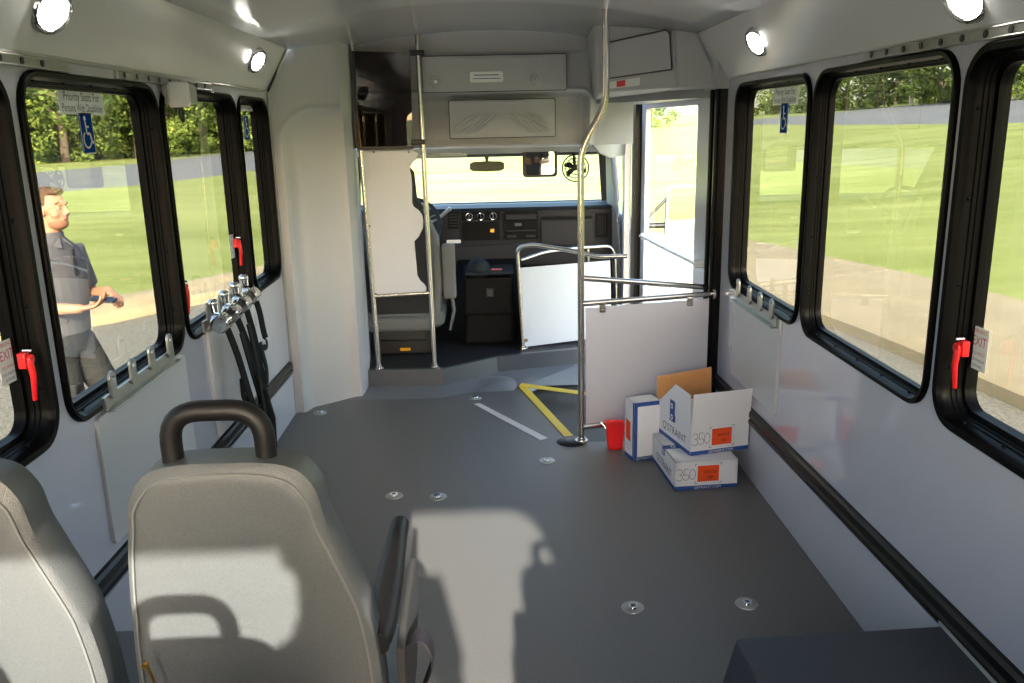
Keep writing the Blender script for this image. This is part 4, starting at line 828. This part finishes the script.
# ------------------------------------------------------------------ passenger seats
def make_seat(handle=True, arm=True):
    r = empty('passenger_seat', (0,0,0)); 
    # outline half-width and centre shift against height, seat faces +y, back panel towards -y
    prof = [(0.42,0.205),(0.55,0.215),(0.68,0.212),(0.80,0.203),(0.90,0.184),(0.97,0.166),(1.015,0.157),(1.046,0.140),(1.066,0.120),(1.077,0.088),(1.081,0.045)]
    pz = []
    for i in range(len(prof)-1):
        p0, p1, p2, p3 = prof[max(i-1,0)], prof[i], prof[i+1], prof[min(i+2,len(prof)-1)]
        for k in range(4):
            t = k/4; pz.append(tuple(0.5*((2*p1[a])+(-p0[a]+p2[a])*t+(2*p0[a]-5*p1[a]+4*p2[a]-p3[a])*t*t+(-p0[a]+3*p1[a]-3*p2[a]+p3[a])*t**3) for a in (0,1)))
    prof = pz+[prof[-1]]
    def outline(ins, top=1.102):
        R_ = [(max(0.01, hw-ins), z-ins*max(0.0, min(1.0, (z-0.95)/0.10))) for z, hw in prof]
        of = lambda z_: -0.020*max(0, min(1, (z_-0.8)/0.2))
        return [(x_-0.010*max(0,min(1,(z_-.7)/.2))*max(0,min(1,(1.05-z_)/.1))+of(z_), z_) for x_, z_ in R_]+[(-x_+of(z_), z_) for x_, z_ in reversed(R_)]
    def yb(z): return -0.02-(0.03)*(z-0.42)+(-0.02)
    mb = MB(); rings = []
    for ins, dy in ((0.03,-0.052),(0.012,-0.050),(0.0,-0.038),(0.0,0.03),(0.012,0.048),(0.035,0.055)):
        rings.append([Vector((x_, dy-0.07*(z_-1.1), z_)) for x_, z_ in outline(ins)])
    mb.loft(rings); mb.build('seat_back', M['vinyl'], r, smooth=True)
    mb = MB(); pts = [Vector((x_, -0.0535-0.07*(z_-1.1), z_)) for x_, z_ in outline(0.014)]; mb.tube(pts, 0.0022, 6); mb.build('piping', M['seam'], r, smooth=True)
    mb = MB(); mb.loft([[Vector((u, v, z)) for u, v in rrect(-hx, hx, 0.05-.0, 0.05+L, 0.05, 4)] for z, hx, L in ((0.36,0.20,0.40),(0.38,0.215,0.42),(0.45,0.215,0.43),(0.475,0.19,0.40))]); mb.build('seat_cushion', M['vinyl'], r, smooth=True)
    for xx in (-0.16, 0.16):
        mb = MB(); mb.tube([(xx,0.10,0.37),(xx,0.10,0.02)], 0.02, 10); mb.box((xx,0.22,0.012),(0.05,0.36,0.02)); mb.build('leg', M['black'], r, bevel=0.003)
    if handle:
        mb = MB(); P = fillet([(-0.106,0.0,1.04),(-0.106,-0.003,1.160),(0.047,-0.003,1.160),(0.047,0.0,1.04)], 0.055, 7); mb.tube(P, 0.0175, 16); mb.build('grab_handle', M['grip'], r, smooth=True)
    if arm:
        a_ = empty('armrest'); a_.parent = r
        bpy.data.objects.remove(a_)
        mb = MB(); rings = []
        for i in range(9):
            t = i/8; y_ = 0.01+0.41*t; z_ = 0.708+0.032*t; wd = 0.026*(0.75+0.25*math.sin(math.pi*min(1,t*1.0+0.15))); h_ = 0.026*(1 if t < .9 else .75)
            if i == 0: wd *= .85; h_ *= .8
            rings.append([Vector((0.209+u, y_, z_+v)) for u, v in rrect(-wd, wd, -h_, h_, 0.018, 4)])
        mb.loft(rings); ar = mb.build('armrest', M['grip'], r, smooth=True)
        mb = MB(); mb.plate([(0.04,0.48),(0.04,0.68),(0.10,0.69),(0.34,0.70),(0.36,0.66),(0.34,0.60),(0.24,0.50)], [], 0.015, lambda u, v, w_: (0.235+w_, u, v)); mb.build('arm_bracket', M['fabricd'], ar, bevel=0.006)
        mb = MB(); P = fillet([(0.235,0.08,0.66),(0.275,0.10,0.67),(0.30,0.10,0.62),(0.27,0.06,0.56),(0.25,0.04,0.45)], 0.03, 5)
        mb.loft([[q+Vector((0,-.022,0)), q+Vector((.004,-.022,.003)), q+Vector((.004,.022,.003)), q+Vector((0,.022,0))] for q in P]); mb.build('seat_belt', M['beltc'], r, smooth=True)
        mb = MB(); mb.box((0.262,0.03,0.50),(0.02,0.05,0.07)); mb.build('belt_buckle', M['chrome'], r, bevel=0.005)
    return r
YS = 1.33
s0 = make_seat(True, True); s0.location = (-0.425, YS, 0); tag(s0, 'grey vinyl seat with black grab handle and armrest, seen whole from behind', 'seat', 'passenger seats')
s1 = make_seat(False, False); s1.location = (-0.905, YS+0.0, 0); tag(s1, 'grey vinyl window seat without handle, cut by the left edge of the photo', 'seat', 'passenger seats')
for (src, x_, y_, lab) in ((s0,-0.435,0.56,'aisle seat of the rearmost left pair, behind the seat with the grab handle'), (s1,-0.915,0.56,'window seat of the rearmost left pair, behind the camera view'), (s0,0.44,0.46,'aisle seat of the rear right pair, whose shadow falls on the floor'), (s1,0.92,0.46,'window seat of the rear right pair against the right wall')):
    o = copy_tree(src); o.location = (x_, y_, 0); tag(o, lab, 'seat', 'passenger seats')
    if src is s0 and x_ > 0:
        o.scale = (-1,1,1)
# base rail shared by the front pair, brass buckle between them
mb = MB(); mb.hexa([(-1.13,1.45,0.33),(-0.22,1.45,0.33),(-0.22,1.86,0.33),(-1.13,1.86,0.33),(-1.13,1.45,0.355),(-0.22,1.45,0.355),(-0.22,1.86,0.355),(-1.13,1.86,0.355)]); tag(mb.build('seat_base_board', M['dashtop'], bevel=0.004), 'dark board under the two near seats on the left', 'seat base')
p = at(146,664,1,1.27); e = empty('belt_anchor', p, 'small brass belt tongue standing between the two near seats', 'belt anchor')
mb = MB(); mb.tube([(p.x,1.27,p.z),(p.x+.008,1.27,p.z-.03),(p.x+.010,1.275,p.z-.10)], 0.0025, 8); mb.build('stalk', M['gold'], e, smooth=True); mb = MB(); mb.disc((p.x,1.262,p.z), (0,1,0), 0.005, 0.008, 12); mb.build('eye', M['gold'], e, smooth=True)

# wheel housing box at the lower right
mb = MB(); zt = 0.30
mb.hexa([(0.60,1.35,0.0),(1.172,1.35,0.0),(1.172,1.955,0.0),(0.575,2.0,0.0),(0.615,1.35,zt),(1.172,1.35,zt),(1.172,1.945,zt),(0.612,1.922,zt)])
tag(mb.build('wheel_housing', M['wellbox'], bevel=0.008), 'dark blue-grey carpeted wheel box on the floor at the right wall', 'wheel box')
mb = MB(); mb.box((1.165,1.4,0.306),(0.014,1.1,0.014)); S('trim_22', mb, M['trim'])

# ------------------------------------------------------------------ floor anchors
pos = [(394,496,'beside the tip of the armrest'),(438,497,'right of another plate near the armrest'),(547,461,'ahead of the pale slanted strip'),(475,398,'at the left end of the pale slanted strip'),(633,608,'right of the sunlit floor patch'),(747,604,'nearest the wheel box at the right wall'),(320,413,'by the foot of the left bulkhead')]
first = None
for px, py, wh in pos:
    p = at(px, py, 2, 0)
    if first is None:
        first = empty('floor_anchor', (0,0,0)); mb = MB(); mb.tube([(0,0,0.0005),(0,0,0.004),(0,0,0.006)], [0.040,0.038,0.026], 28); mb.build('plate', M['alu'], first, smooth=True)
        mb = MB(); mb.tube([(0,0,0.005),(0,0,0.011)], [0.020,0.017], 20); mb.build('stud', M['chrome'], first, smooth=True); mb = MB(); mb.disc((0,0,0.0112),(0,0,1),0.008,0.0006,12); mb.build('socket', M['signblue'], first); o = first
    else: o = copy_tree(first)
    o.location = (p.x, p.y, 0); tag(o, 'round steel floor plate '+wh, 'floor anchor', 'floor anchor plates')

# ------------------------------------------------------------------ ceiling cove lights
def cove_light(px, py, s, label):
    nrm = Vector((-0.245*s if s > 0 else 0.245, 0, -0.135)).normalized(); p0 = Vector((XR if s > 0 else XL, 0, ZW)); d = (at(px, py, 1, 3.0)-Vector(CAM)); t = nrm.dot(p0-Vector(CAM))/nrm.dot(d); c = Vector(CAM)+d*t
    e = empty('cove_light', c, label, 'lamp', 'round cove lamps')
    mb = MB(); nrm = (nrm+Vector((0,-0.45,-0.05))).normalized(); t1 = (Vector((0,1,0))-nrm*nrm.y).normalized(); t2 = nrm.cross(t1); rr = []
    for r_, h_ in ((0.060,-0.03),(0.064,0.008),(0.060,0.022),(0.046,0.032),(0.038,0.018)): rr.append([c+nrm*h_+(t1*math.cos(a)+t2*math.sin(a))*r_ for a in [i*math.pi/14 for i in range(28)]])
    mb.loft(rr, cap=False); mb.build('bezel', M['chrome'], e, smooth=True)
    mb = MB(); mb.disc(c+nrm*0.016, nrm, 0.038, 0.012, 28, 0.032); mb.build('lens', M['lens'], e, smooth=True); return e
cove_light(46, 8, -1, 'lit round lamp in the left cove at the top left of the photo')
cove_light(254, 59, -1, 'lit round lamp in the left cove next to the bulkhead')
cove_light(760, 40, 1, 'lit round lamp in the right cove near the entry door')
cove_light(972, -5, 1, 'lit round lamp in the right cove at the top right edge of the photo')

# ------------------------------------------------------------------ cardboard boxes and red cup
def box_frame(c, ux):  # local frame on the floor
    ux = Vector(ux).normalized(); uy = Vector((0,0,1)).cross(ux); return lambda x_, y_, z_: Vector(c)+ux*x_+uy*y_+Vector((0,0,z_))
def decal(mb, f, quad): mb.add([f(*q) for q in quad], [tuple(range(len(quad)))])
def carton(name, f, W, D, H, label, order, open_=False):
    e = empty(name, f(0,0,0), label, 'box'); t = 0.004; fu = (f(1,0,0)-f(0,0,0)); up = Vector((0,0,1)); fv = f(0,1,0)-f(0,0,0)
    mb = MB()
    def slab(a, b, c, d, n_):  # quad slab inward
        mb.hexa([a, b, c, d, a+n_*t, b+n_*t, c+n_*t, d+n_*t])
    slab(f(0,0,0), f(W,0,0), f(W,0,H), f(0,0,H), fv); slab(f(0,D,0), f(W,D,0), f(W,D,H), f(0,D,H), -fv)
    slab(f(0,0,0), f(0,D,0), f(0,D,H), f(0,0,H), fu); slab(f(W,0,0), f(W,D,0), f(W,D,H), f(W,0,H), -fu); slab(f(0,0,0), f(W,0,0), f(W,D,0), f(0,D,0), up)
    if not open_: slab(f(0,0,H), f(W,0,H), f(W,D,H), f(0,D,H), -up)
    bd = mb.build('carton_body', M['card'], e)
    g = 0.0012; mb = MB(); bh = 0.020
    decal(mb, f, [(0,-g,0.001),(W,-g,0.001),(W,-g,bh),(0,-g,bh)]); decal(mb, f, [(-g,D,0.001),(-g,0,0.001),(-g,0,bh),(-g,D,bh)])
    # square logo on the left face: blue tile running over the top edge
    yy = D*0.50; z0 = H-0.035
    if order != 'stand':
        decal(mb, f, [(-g,yy+.022,z0),(-g,yy-.022,z0),(-g,yy-.022,H),(-g,yy+.022,H)])
        if not open_: decal(mb, f, [(0,yy+.022,H+g),(0,yy-.022,H+g),(0.07,yy-.022,H+g),(0.07,yy+.022,H+g)])
    mb.build('blue_print', M['blue'], bd)
    mb = MB(); mb.text('QSTRAINT.COM', 0.017, f(W*0.52,-g-.0005,0.010), fu, up, sx=1.0)
    if order != 'stand':
        def ring(c_, uxx, uyy, r_):
            P = [c_+uxx*r_*math.cos(a)+uyy*r_*math.sin(a) for a in [i*math.pi/7 for i in range(14)]]; Q = [c_+uxx*r_*.5*math.cos(a)+uyy*r_*.5*math.sin(a) for a in [i*math.pi/7 for i in range(14)]]
            mb.add(P+Q, [(i,(i+1)%14,14+(i+1)%14,14+i) for i in range(14)])
        ring(f(-g*2,yy,z0+.018), fv, up, 0.012)
        if not open_: ring(f(0.045,yy,H+g*2), fu, fv, 0.013)
    mb.build('white_print', M['paper'], bd)
    mb = MB(); mb.text("Q'STRAINT", 0.052, f(-g-.0005,D*0.46,H*0.42), -fv, up, sx=0.95) if order != 'stand' else None
    if mb.v: mb.build('lettering', M['greyink'], bd)
    # orange sticker with dark print, corner marks and handwriting on the front
    if order != 'stand':
        mb = MB(); x0, x1, z0_, z1_ = W*0.36, W*0.70, H*0.28, H*0.84; decal(mb, f, [(x0,-g,z0_),(x1,-g,z0_),(x1,-g,z1_),(x0,-g,z1_)]); st = mb.build('orange_sticker', M['orange'], bd)
        mb = MB(); mb.text('FRAGILE', 0.020, f((x0+x1)/2+.008,-g*2,z0_+(z1_-z0_)*.62), fu, up, sx=0.9) if False else None
        mb.box(f((x0+x1)/2+.012,-g*1.6,z0_+(z1_-z0_)*.62), (0.001,0.001,0.001)); 
        mb.text('VEHICLE', 0.019, f((x0+x1)/2+.006,-g*2,z0_+(z1_-z0_)*.60), fu, up, sx=0.85); mb.text('350', 0.019, f((x0+x1)/2+.010,-g*2,z0_+(z1_-z0_)*.27), fu, up, sx=0.9); mb.build('print', mat('dark_red_ink',(120,30,20),0.6), st)
        mb = MB()
        for (cx_, cz_, sx_, sz_) in ((x0-.012,z0_-.010,1,1),(x1+.012,z0_-.010,-1,1),(x0-.012,z1_+.010,1,-1),(x1+.012,z1_+.010,-1,-1)):
            decal(mb, f, [(cx_,-g,cz_),(cx_+sx_*.012,-g,cz_),(cx_+sx_*.012,-g,cz_+sz_*.002),(cx_,-g,cz_+sz_*.002)]); decal(mb, f, [(cx_,-g,cz_),(cx_+sx_*.002,-g,cz_),(cx_+sx_*.002,-g,cz_+sz_*.012),(cx_,-g,cz_+sz_*.012)])
        def pen(P):
            for a, b in zip(P, P[1:]):
                d = Vector((b[0]-a[0], b[1]-a[1])).normalized()*0.0009; decal(mb, f, [(a[0]+d.y,-g,a[1]-d.x),(b[0]+d.y,-g,b[1]-d.x),(b[0]-d.y,-g,b[1]+d.x),(a[0]-d.y,-g,a[1]+d.x)])
        zc = H*0.55; hs = H*0.20
        def cv(cx_, cz_, rx, rz, a0, a1): return [(cx_+rx*math.cos(math.radians(a0+(a1-a0)*i/12)), cz_+rz*math.sin(math.radians(a0+(a1-a0)*i/12))) for i in range(13)]
        b0 = W*0.03
        pen(cv(b0+.012,zc+hs*.5,.013,hs*.5,150,-90)+cv(b0+.012,zc-hs*.5,.015,hs*.5,90,-150))
        pen(cv(b0+.042,zc-hs*.45,.014,hs*.5,140,-150)); pen([(b0+.032,zc-hs*.1),(b0+.034,zc+hs),(b0+.055,zc+hs)])
        pen(cv(b0+.072,zc,.014,hs*.9,0,360))
        mb.build('handwriting', M['ink'], bd)
    return e, bd
f1 = box_frame((0.800,3.487,0), (0.288,0.021,0)); carton('carton', f1, 0.288, 0.37, 0.135, 'closed white carton with blue band on the floor, under the open carton', 'low')
f2 = box_frame((0.882,3.553,0.137), (0.284,0.067,0)); e, bd = carton('carton', f2, 0.290, 0.36, 0.140, 'open white carton with raised flaps, stacked on the closed one', 'top', True)
W, D, H = 0.290, 0.36, 0.140; g = 0.004
def flap(P, mi, nm='flap', back=None):
    mb = MB(); n_ = (P[1]-P[0]).cross(P[3]-P[0] if len(P) > 3 else P[2]-P[0]).normalized()*0.003; k = len(P)
    mb.cur = 1; mb.add(P, [tuple(range(k))]); mb.cur = 0; mb.add([p+n_ for p in P], [tuple(reversed(range(k)))]); mb.cur = 0; mb.add(P+[p+n_ for p in P], [(i,(i+1)%k,(i+1)%k+k,i+k) for i in range(k)])
    return mb.build(nm, [M['card'], M['cardin']], bd)
flap([f2(0,0,H), f2(W,0,H), f2(W,-0.015,H+0.155), f2(0,-0.015,H+0.155)], 0)
flap([f2(0,D,H), f2(0,0,H), f2(0.0,0.01,H+0.145), f2(-0.005,D*0.42,H+0.155)][::1], 0)
flap([f2(W+.004,0.01,H), f2(W+.004,D-.01,H), f2(W+0.006,D-.02,H-0.10), f2(W+0.006,0.02,H-0.10)], 0)
mb = MB(); P = [f2(0,D,H), f2(W,D,H), f2(W,D+0.01,H+0.15), f2(0,D+0.01,H+0.13)]; mb.cur = 0; mb.add(P, [(0,1,2,3)]); mb.cur = 1; n_ = Vector((0,0.003,0)); mb.add([p+n_ for p in P], [(3,2,1,0)]); o = mb.build('flap', [M['cardin'], M['card']], bd); o['label'] = 'raised flap showing brown inner cardboard'
mb = MB(); decal(mb, f2, [(-.0055,D*.5+.028,H-.035),(-.0055,D*.5-.024,H-.035),(-.0075,D*.5-.030,H+.07),(-.0075,D*.5+.022,H+.07)]); mb.build('logo_tile', M['blue'], bd)
mb = MB()
for zc in (H+.042,H-.012):
    c_ = f2(-.0090,D*.5,zc); fv = f2(0,1,0)-f2(0,0,0); P = [c_+fv*.012*math.cos(a)+Vector((0,0,1))*.014*math.sin(a) for a in [i*math.pi/7 for i in range(14)]]; Q = [c_+fv*.006*math.cos(a)+Vector((0,0,1))*.007*math.sin(a) for a in [i*math.pi/7 for i in range(14)]]; mb.add(P+Q, [(i,(i+1)%14,14+(i+1)%14,14+i) for i in range(14)])
mb.build('logo_ring', M['paper'], bd)
# upright carton standing on its end
f3 = box_frame((0.676,3.84,0), (0.112,0.03,0)); e, bd = carton('carton', f3, 0.14, 0.105, 0.298, 'white carton standing on end beside the red cup', 'stand')
g = 0.0015; mb = MB(); W, D, H = 0.14, 0.105, 0.298
decal(mb, f3, [(0,-g,0),(0.018,-g,0),(0.018,-g,H),(0,-g,H)]); decal(mb, f3, [(0,-g*1.1,H-.02),(W,-g*1.1,H-.02),(W,-g*1.1,H),(0,-g*1.1,H)]); decal(mb, f3, [(-g,0.012,0),(-g,0,0),(-g,0,H),(-g,0.012,H)]); mb.build('blue_edge', M['blue'], bd)
mb = MB(); decal(mb, f3, [(-g,D*.85,H*.32),(-g,D*.35,H*.30),(-g,D*.35,H*.64),(-g,D*.85,H*.66)]); mb.build('orange_sticker', M['orange'], bd)
# red cup-like bin
c = Vector((0.612,4.03,0)); e = empty('red_bin', c, 'small red square-sided plastic bin on the floor by the partition', 'bin')
mb = MB(); mb.loft([[Vector((c.x+x_*s_, c.y+y_*s_, z_)) for x_, y_ in ((-1,-1),(1,-1),(1,1),(-1,1))] for z_, s_ in ((0.0,.034),(0.11,.044),(0.135,.048),(0.132,.044),(0.11,.040),(0.006,.031))]); mb.build('bin_body', M['redlight'], e, bevel=0.006)
mb = MB(); mb.tube([c+Vector((-.05,-.04,.12)), c+Vector((-.075,-.03,.15)), c+Vector((-.05,.03,.12))], 0.004, 6); mb.build('wire_handle', M['steel'], e, smooth=True)

# ------------------------------------------------------------------ the man outside
def person():
    r = empty('person', (0,0,0)); 
    # local: facing +x, left +y, feet z=0, height 1.85
    def ell(c, rx, ry, z, tilt=0, n=20): return [Vector((c[0]+rx*math.cos(a), c[1]+ry*math.sin(a), z)) for a in [i*2*math.pi/n for i in range(n)]]
    def remesh(o, v, sm_=4):
        q = o.modifiers.new('remesh', 'REMESH'); q.mode = 'VOXEL'; q.voxel_size = v; q.use_smooth_shade = True
        s_ = o.modifiers.new('smooth', 'SMOOTH'); s_.iterations = sm_; s_.factor = 0.5
    # body
    mb = MB()
    hc = Vector((0.045,0,1.735))
    mb.ellipsoid(hc+Vector((-0.012,0,0.018)), (0.098,0.077,0.098)); mb.ellipsoid(hc+Vector((0.022,0,-0.045)), (0.070,0.060,0.080)); mb.ellipsoid(hc+Vector((0.058,0,-0.090)), (0.032,0.032,0.022))
    mb.tube([hc+Vector((0.078,0,0.03)), hc+Vector((0.098,0,-0.002)), hc+Vector((0.113,0,-0.022)), hc+Vector((0.095,0,-0.032))], [0.010,0.011,0.014,0.010], 10)
    mb.tube([hc+Vector((0.082,-0.035,0.032)), hc+Vector((0.092,0,0.03)), hc+Vector((0.082,0.035,0.032))], 0.012, 8)
    mb.ellipsoid(hc+Vector((0.084,0,-0.060)), (0.013,0.024,0.012))
    for s_ in (-1,1): mb.ellipsoid(hc+Vector((0.005,s_*0.079,-0.012)), (0.018,0.010,0.030)); mb.ellipsoid(hc+Vector((0.055,s_*0.04,-0.03)), (0.03,0.026,0.026))
    mb.tube([(0.0,0,1.45),(0.012,0,1.58),(0.028,0,1.69)], [0.075,0.062,0.060], 14)
    mb.loft([ell((0,0),0.10,0.16,1.0), ell((0,0),0.12,0.17,1.25), ell((0,0),0.11,0.18,1.45), ell((0,0),0.06,0.08,1.53)])
    hands = {}
    for s_, el, wr in ((-1, Vector((-0.035,-0.255,1.185)), Vector((0.265,-0.165,1.175))), (1, Vector((0.03,0.25,1.17)), Vector((0.29,0.08,1.235)))):
        sh = Vector((-0.005, s_*0.195, 1.475))
        mb.tube([sh, sh.lerp(el,.5), el], [0.052,0.047,0.041], 12); mb.ellipsoid(el, (0.042,0.042,0.042)); mb.tube([el, el.lerp(wr,.35), wr], [0.041,0.042,0.027], 12)
        hands[s_] = (el, wr)
    def hand(wr, dirv, up, side_, curl):
        dirv = dirv.normalized(); up = up.normalized(); lat = dirv.cross(up).normalized()
        c_ = wr+dirv*0.05; rot = Matrix([dirv, lat, up]).transposed(); mb.ellipsoid(c_, (0.055,0.042,0.016), rot)
        mb.tube([wr-dirv*.02, wr+dirv*.025], [0.027,0.026], 10)
        for k, (off, L) in enumerate(((-0.030,0.066),(-0.010,0.076),(0.010,0.072),(0.029,0.058))):
            b = c_+dirv*0.042+lat*off; p1 = b+dirv*L*.5+up*L*curl*0.25; p2 = p1+dirv*L*.30+up*L*curl*.45; p3 = p2+dirv*L*.10+up*L*curl*.5
            mb.tube([b-dirv*.02, b, p1, p2, p3], [0.009,0.0095,0.009,0.0085,0.007], 8)
        tb = c_-dirv*0.02-lat*side_*0.036; mb.tube([tb, tb+dirv*.03-lat*side_*.022+up*.01, tb+dirv*.06-lat*side_*.022+up*.028], [0.013,0.011,0.009], 8)
    hand(hands[-1][1], Vector((0.92,0.30,0.10)), Vector((0.0,0.1,1)), 1, 0.9)
    hand(hands[1][1], Vector((0.85,-0.45,-0.25)), Vector((-.25,-0.3,-0.9)), 1, 0.6)
    # legs inside the trousers so the body is whole, and feet
    for s_, kn, an in ((-1, Vector((0.07,-0.10,0.54)), Vector((-0.02,-0.10,0.10))), (1, Vector((0.20,0.10,0.56)), Vector((0.26,0.10,0.10)))):
        hp = Vector((0.0,s_*0.095,0.98)); mb.tube([hp, kn], [0.085,0.052], 12); mb.tube([kn, an], [0.052,0.038], 12); mb.ellipsoid(an+Vector((0.06,0,-0.06)), (0.13,0.045,0.035))
    body = mb.build('body', M['skin'], r); remesh(body, 0.006, 3)
    # hair
    mb = MB(); mb.ellipsoid(hc+Vector((-0.018,0,0.032)), (0.098,0.080,0.098)); mb.ellipsoid(hc+Vector((0.04,0,0.098)), (0.045,0.055,0.026)); h_ = mb.build('hair', M['hair'], r, smooth=True)
    for v in h_.data.vertices:
        q = v.co-hc
        if q.x > 0.035 and q.z < 0.065: v.co = hc+Vector((q.x*0.7, q.y*0.85, max(q.z,0.05)*0.9))
        if q.z < 0.0 and q.x > -0.02: v.co = hc+Vector((q.x*.6-.01, q.y*0.75, q.z*.5))
    for s_ in (-1,1):
        mb = MB(); mb.ellipsoid(hc+Vector((0.079,s_*0.031,0.006)), (0.006,0.009,0.0035)); ey = mb.build('eye', M['eyew'], r, smooth=True); mb = MB(); mb.disc(hc+Vector((0.0875,s_*0.031,0.006)), (1,0,0), 0.004, 0.002, 10); mb.build('iris', M['black'], ey)
        mb = MB(); mb.tube([hc+Vector((0.087,s_*0.016,0.034)), hc+Vector((0.087,s_*0.033,0.038)), hc+Vector((0.074,s_*0.052,0.032))], 0.004, 6); mb.build('eyebrow', M['hair'], r, smooth=True)
    mb = MB(); mb.ellipsoid(hc+Vector((0.0935,0,-0.058)), (0.006,0.022,0.006)); mb.build('mouth', M['lips'], r, smooth=True)
    mb = MB(); mb.ellipsoid(hc+Vector((0.030,0,-0.084)), (0.064,0.057,0.044)); mb.build('beard', mat('stubble', (150,106,80), 0.8), r, smooth=True)
    # polo shirt
    mb = MB()
    mb.loft([ell((0.01,0),0.128,0.172,0.985), ell((0.01,0),0.132,0.178,1.06), ell((0.015,0),0.135,0.180,1.18), ell((0.015,0),0.140,0.195,1.32), ell((0.005,0),0.130,0.205,1.43), ell((0.0,0),0.105,0.185,1.50), ell((0.005,0),0.082,0.10,1.555), ell((0.012,0),0.070,0.072,1.575)])
    for s_ in (-1,1):
        el, wr = hands[s_]; sh = Vector((-0.005, s_*0.175, 1.485)); en = sh.lerp(el,.80); mb.tube([sh, sh.lerp(el,.4), en], [0.075,0.070,0.066], 14)
    for k in range(7): 
        z_ = 1.08+0.055*k; mb.tube([(0.128,-0.10+.01*k,z_),(0.10,-0.155,z_+0.05),(0.0,-0.188,z_+.09)], [0.006,0.010,0.004], 6)
    sh_ = mb.build('polo_shirt', M['shirt'], r); remesh(sh_, 0.009, 3)
    mb = MB()
    for s_ in (-1,1): mb.hexa([(0.0,s_*0.07,1.555),(0.085,s_*0.012,1.545),(0.120,s_*0.045,1.505),(0.055,s_*0.088,1.525),(0.0,s_*0.066,1.60),(0.080,s_*0.008,1.575),(0.122,s_*0.045,1.512),(0.055,s_*0.090,1.535)])
    mb.loft([ell((0.008,0),0.078,0.080,1.55), ell((0.012,0),0.070,0.072,1.600), ell((0.012,0),0.064,0.066,1.600), ell((0.008,0),0.066,0.068,1.55)], cap=False); mb.build('collar', M['shirt'], r, bevel=0.004, smooth=True)
    mb = MB(); mb.box((0.153,0,1.42),(0.006,0.028,0.16)); mb.build('button_placket', M['fabricd'], r, bevel=0.002)
    mb = MB()
    for s_ in (-1,):
        el, wr = hands[s_]; sh = Vector((-0.005, s_*0.175, 1.485)); c0 = sh.lerp(el,.42); d_ = (el-sh).normalized(); a1 = d_.orthogonal().normalized(); a2 = d_.cross(a1)
        mb.tube([c0+(a1*math.cos(t)+a2*math.sin(t))*0.071 for t in [i*math.pi/10 for i in range(20)]], 0.0025, 6, closed=True)
    mb.tube([(0.0,-0.205,1.36),(0.07,-0.175,1.36),(0.125,-0.09,1.34),(0.145,-0.03,1.31)], 0.0025, 6); mb.build('seam_line', M['shirtl'], r, smooth=True)
    # trousers
    mb = MB(); mb.loft([ell((0.0,0),0.125,0.165,0.88), ell((0.005,0),0.122,0.165,0.98), ell((0.01,0),0.122,0.163,1.045)])
    for s_, kn, an in ((-1, Vector((0.07,-0.10,0.54)), Vector((-0.02,-0.10,0.10))), (1, Vector((0.20,0.10,0.56)), Vector((0.26,0.10,0.10)))):
        hp = Vector((0.0,s_*0.085,0.92)); mb.tube([hp, hp.lerp(kn,.5), kn, kn.lerp(an,.5), an], [0.115,0.100,0.083,0.076,0.078], 16)
    t_ = mb.build('trousers', M['pants'], r); remesh(t_, 0.009, 3)
    mb = MB(); mb.box((0.11,-0.145,0.66),(0.09,0.03,0.10),Matrix.Rotation(0.1,3,'Y')); mb.build('cargo_pocket', M['pants'], r, bevel=0.008)
    mb = MB(); mb.loft([ell((0.01,0),0.127,0.168,1.02), ell((0.01,0),0.127,0.168,1.055), ell((0.01,0),0.12,0.16,1.055), ell((0.01,0),0.12,0.16,1.02)], cap=False); mb.build('belt', M['black'], r, smooth=True)
    for s_, an in ((-1, Vector((-0.02,-0.10,0.10))), (1, Vector((0.26,0.10,0.10)))):
        mb = MB(); mb.loft([[Vector((an.x+0.06+x_*k, an.y+y_*k, z_)) for x_, y_ in rrect(-.14,.15,-.05,.05,.045,5)] for z_, k in ((0,1),(0.03,1),(0.06,.9),(0.10,.5))]); mb.build('shoe', M['black'], r, smooth=True)
    return r, hands
r, hands = person()
r.location = (-2.60,5.10,GZ); r.rotation_euler.z = math.radians(-14)
tag(r, 'man in a grey polo shirt and charcoal trousers outside the left window, holding a phone', 'person')
po_ = copy_tree(r); po_.location = (-0.13,-0.27,0.0); po_.rotation_euler.z = math.radians(88); po_.scale = (0.94,0.94,0.925)
tag(po_, 'photographer standing in the rear aisle, whose shadow falls on the near seat', 'person')
mb = MB(); mb.box((0,0,0), (0.14,0.07,0.011)); ph = mb.build('phone', M['phone'], bevel=0.004, smooth=True)
R_ = Matrix.Rotation(math.radians(-14),4,'Z'); p = Matrix.Translation(r.location) @ R_ @ Vector((0.395,-0.105,1.222)); ph.location = p; ph.rotation_euler = (math.radians(10), math.radians(8), math.radians(-2)); tag(ph, 'dark phone held in front of the man outside', 'phone')
bpy.context.view_layer.update()
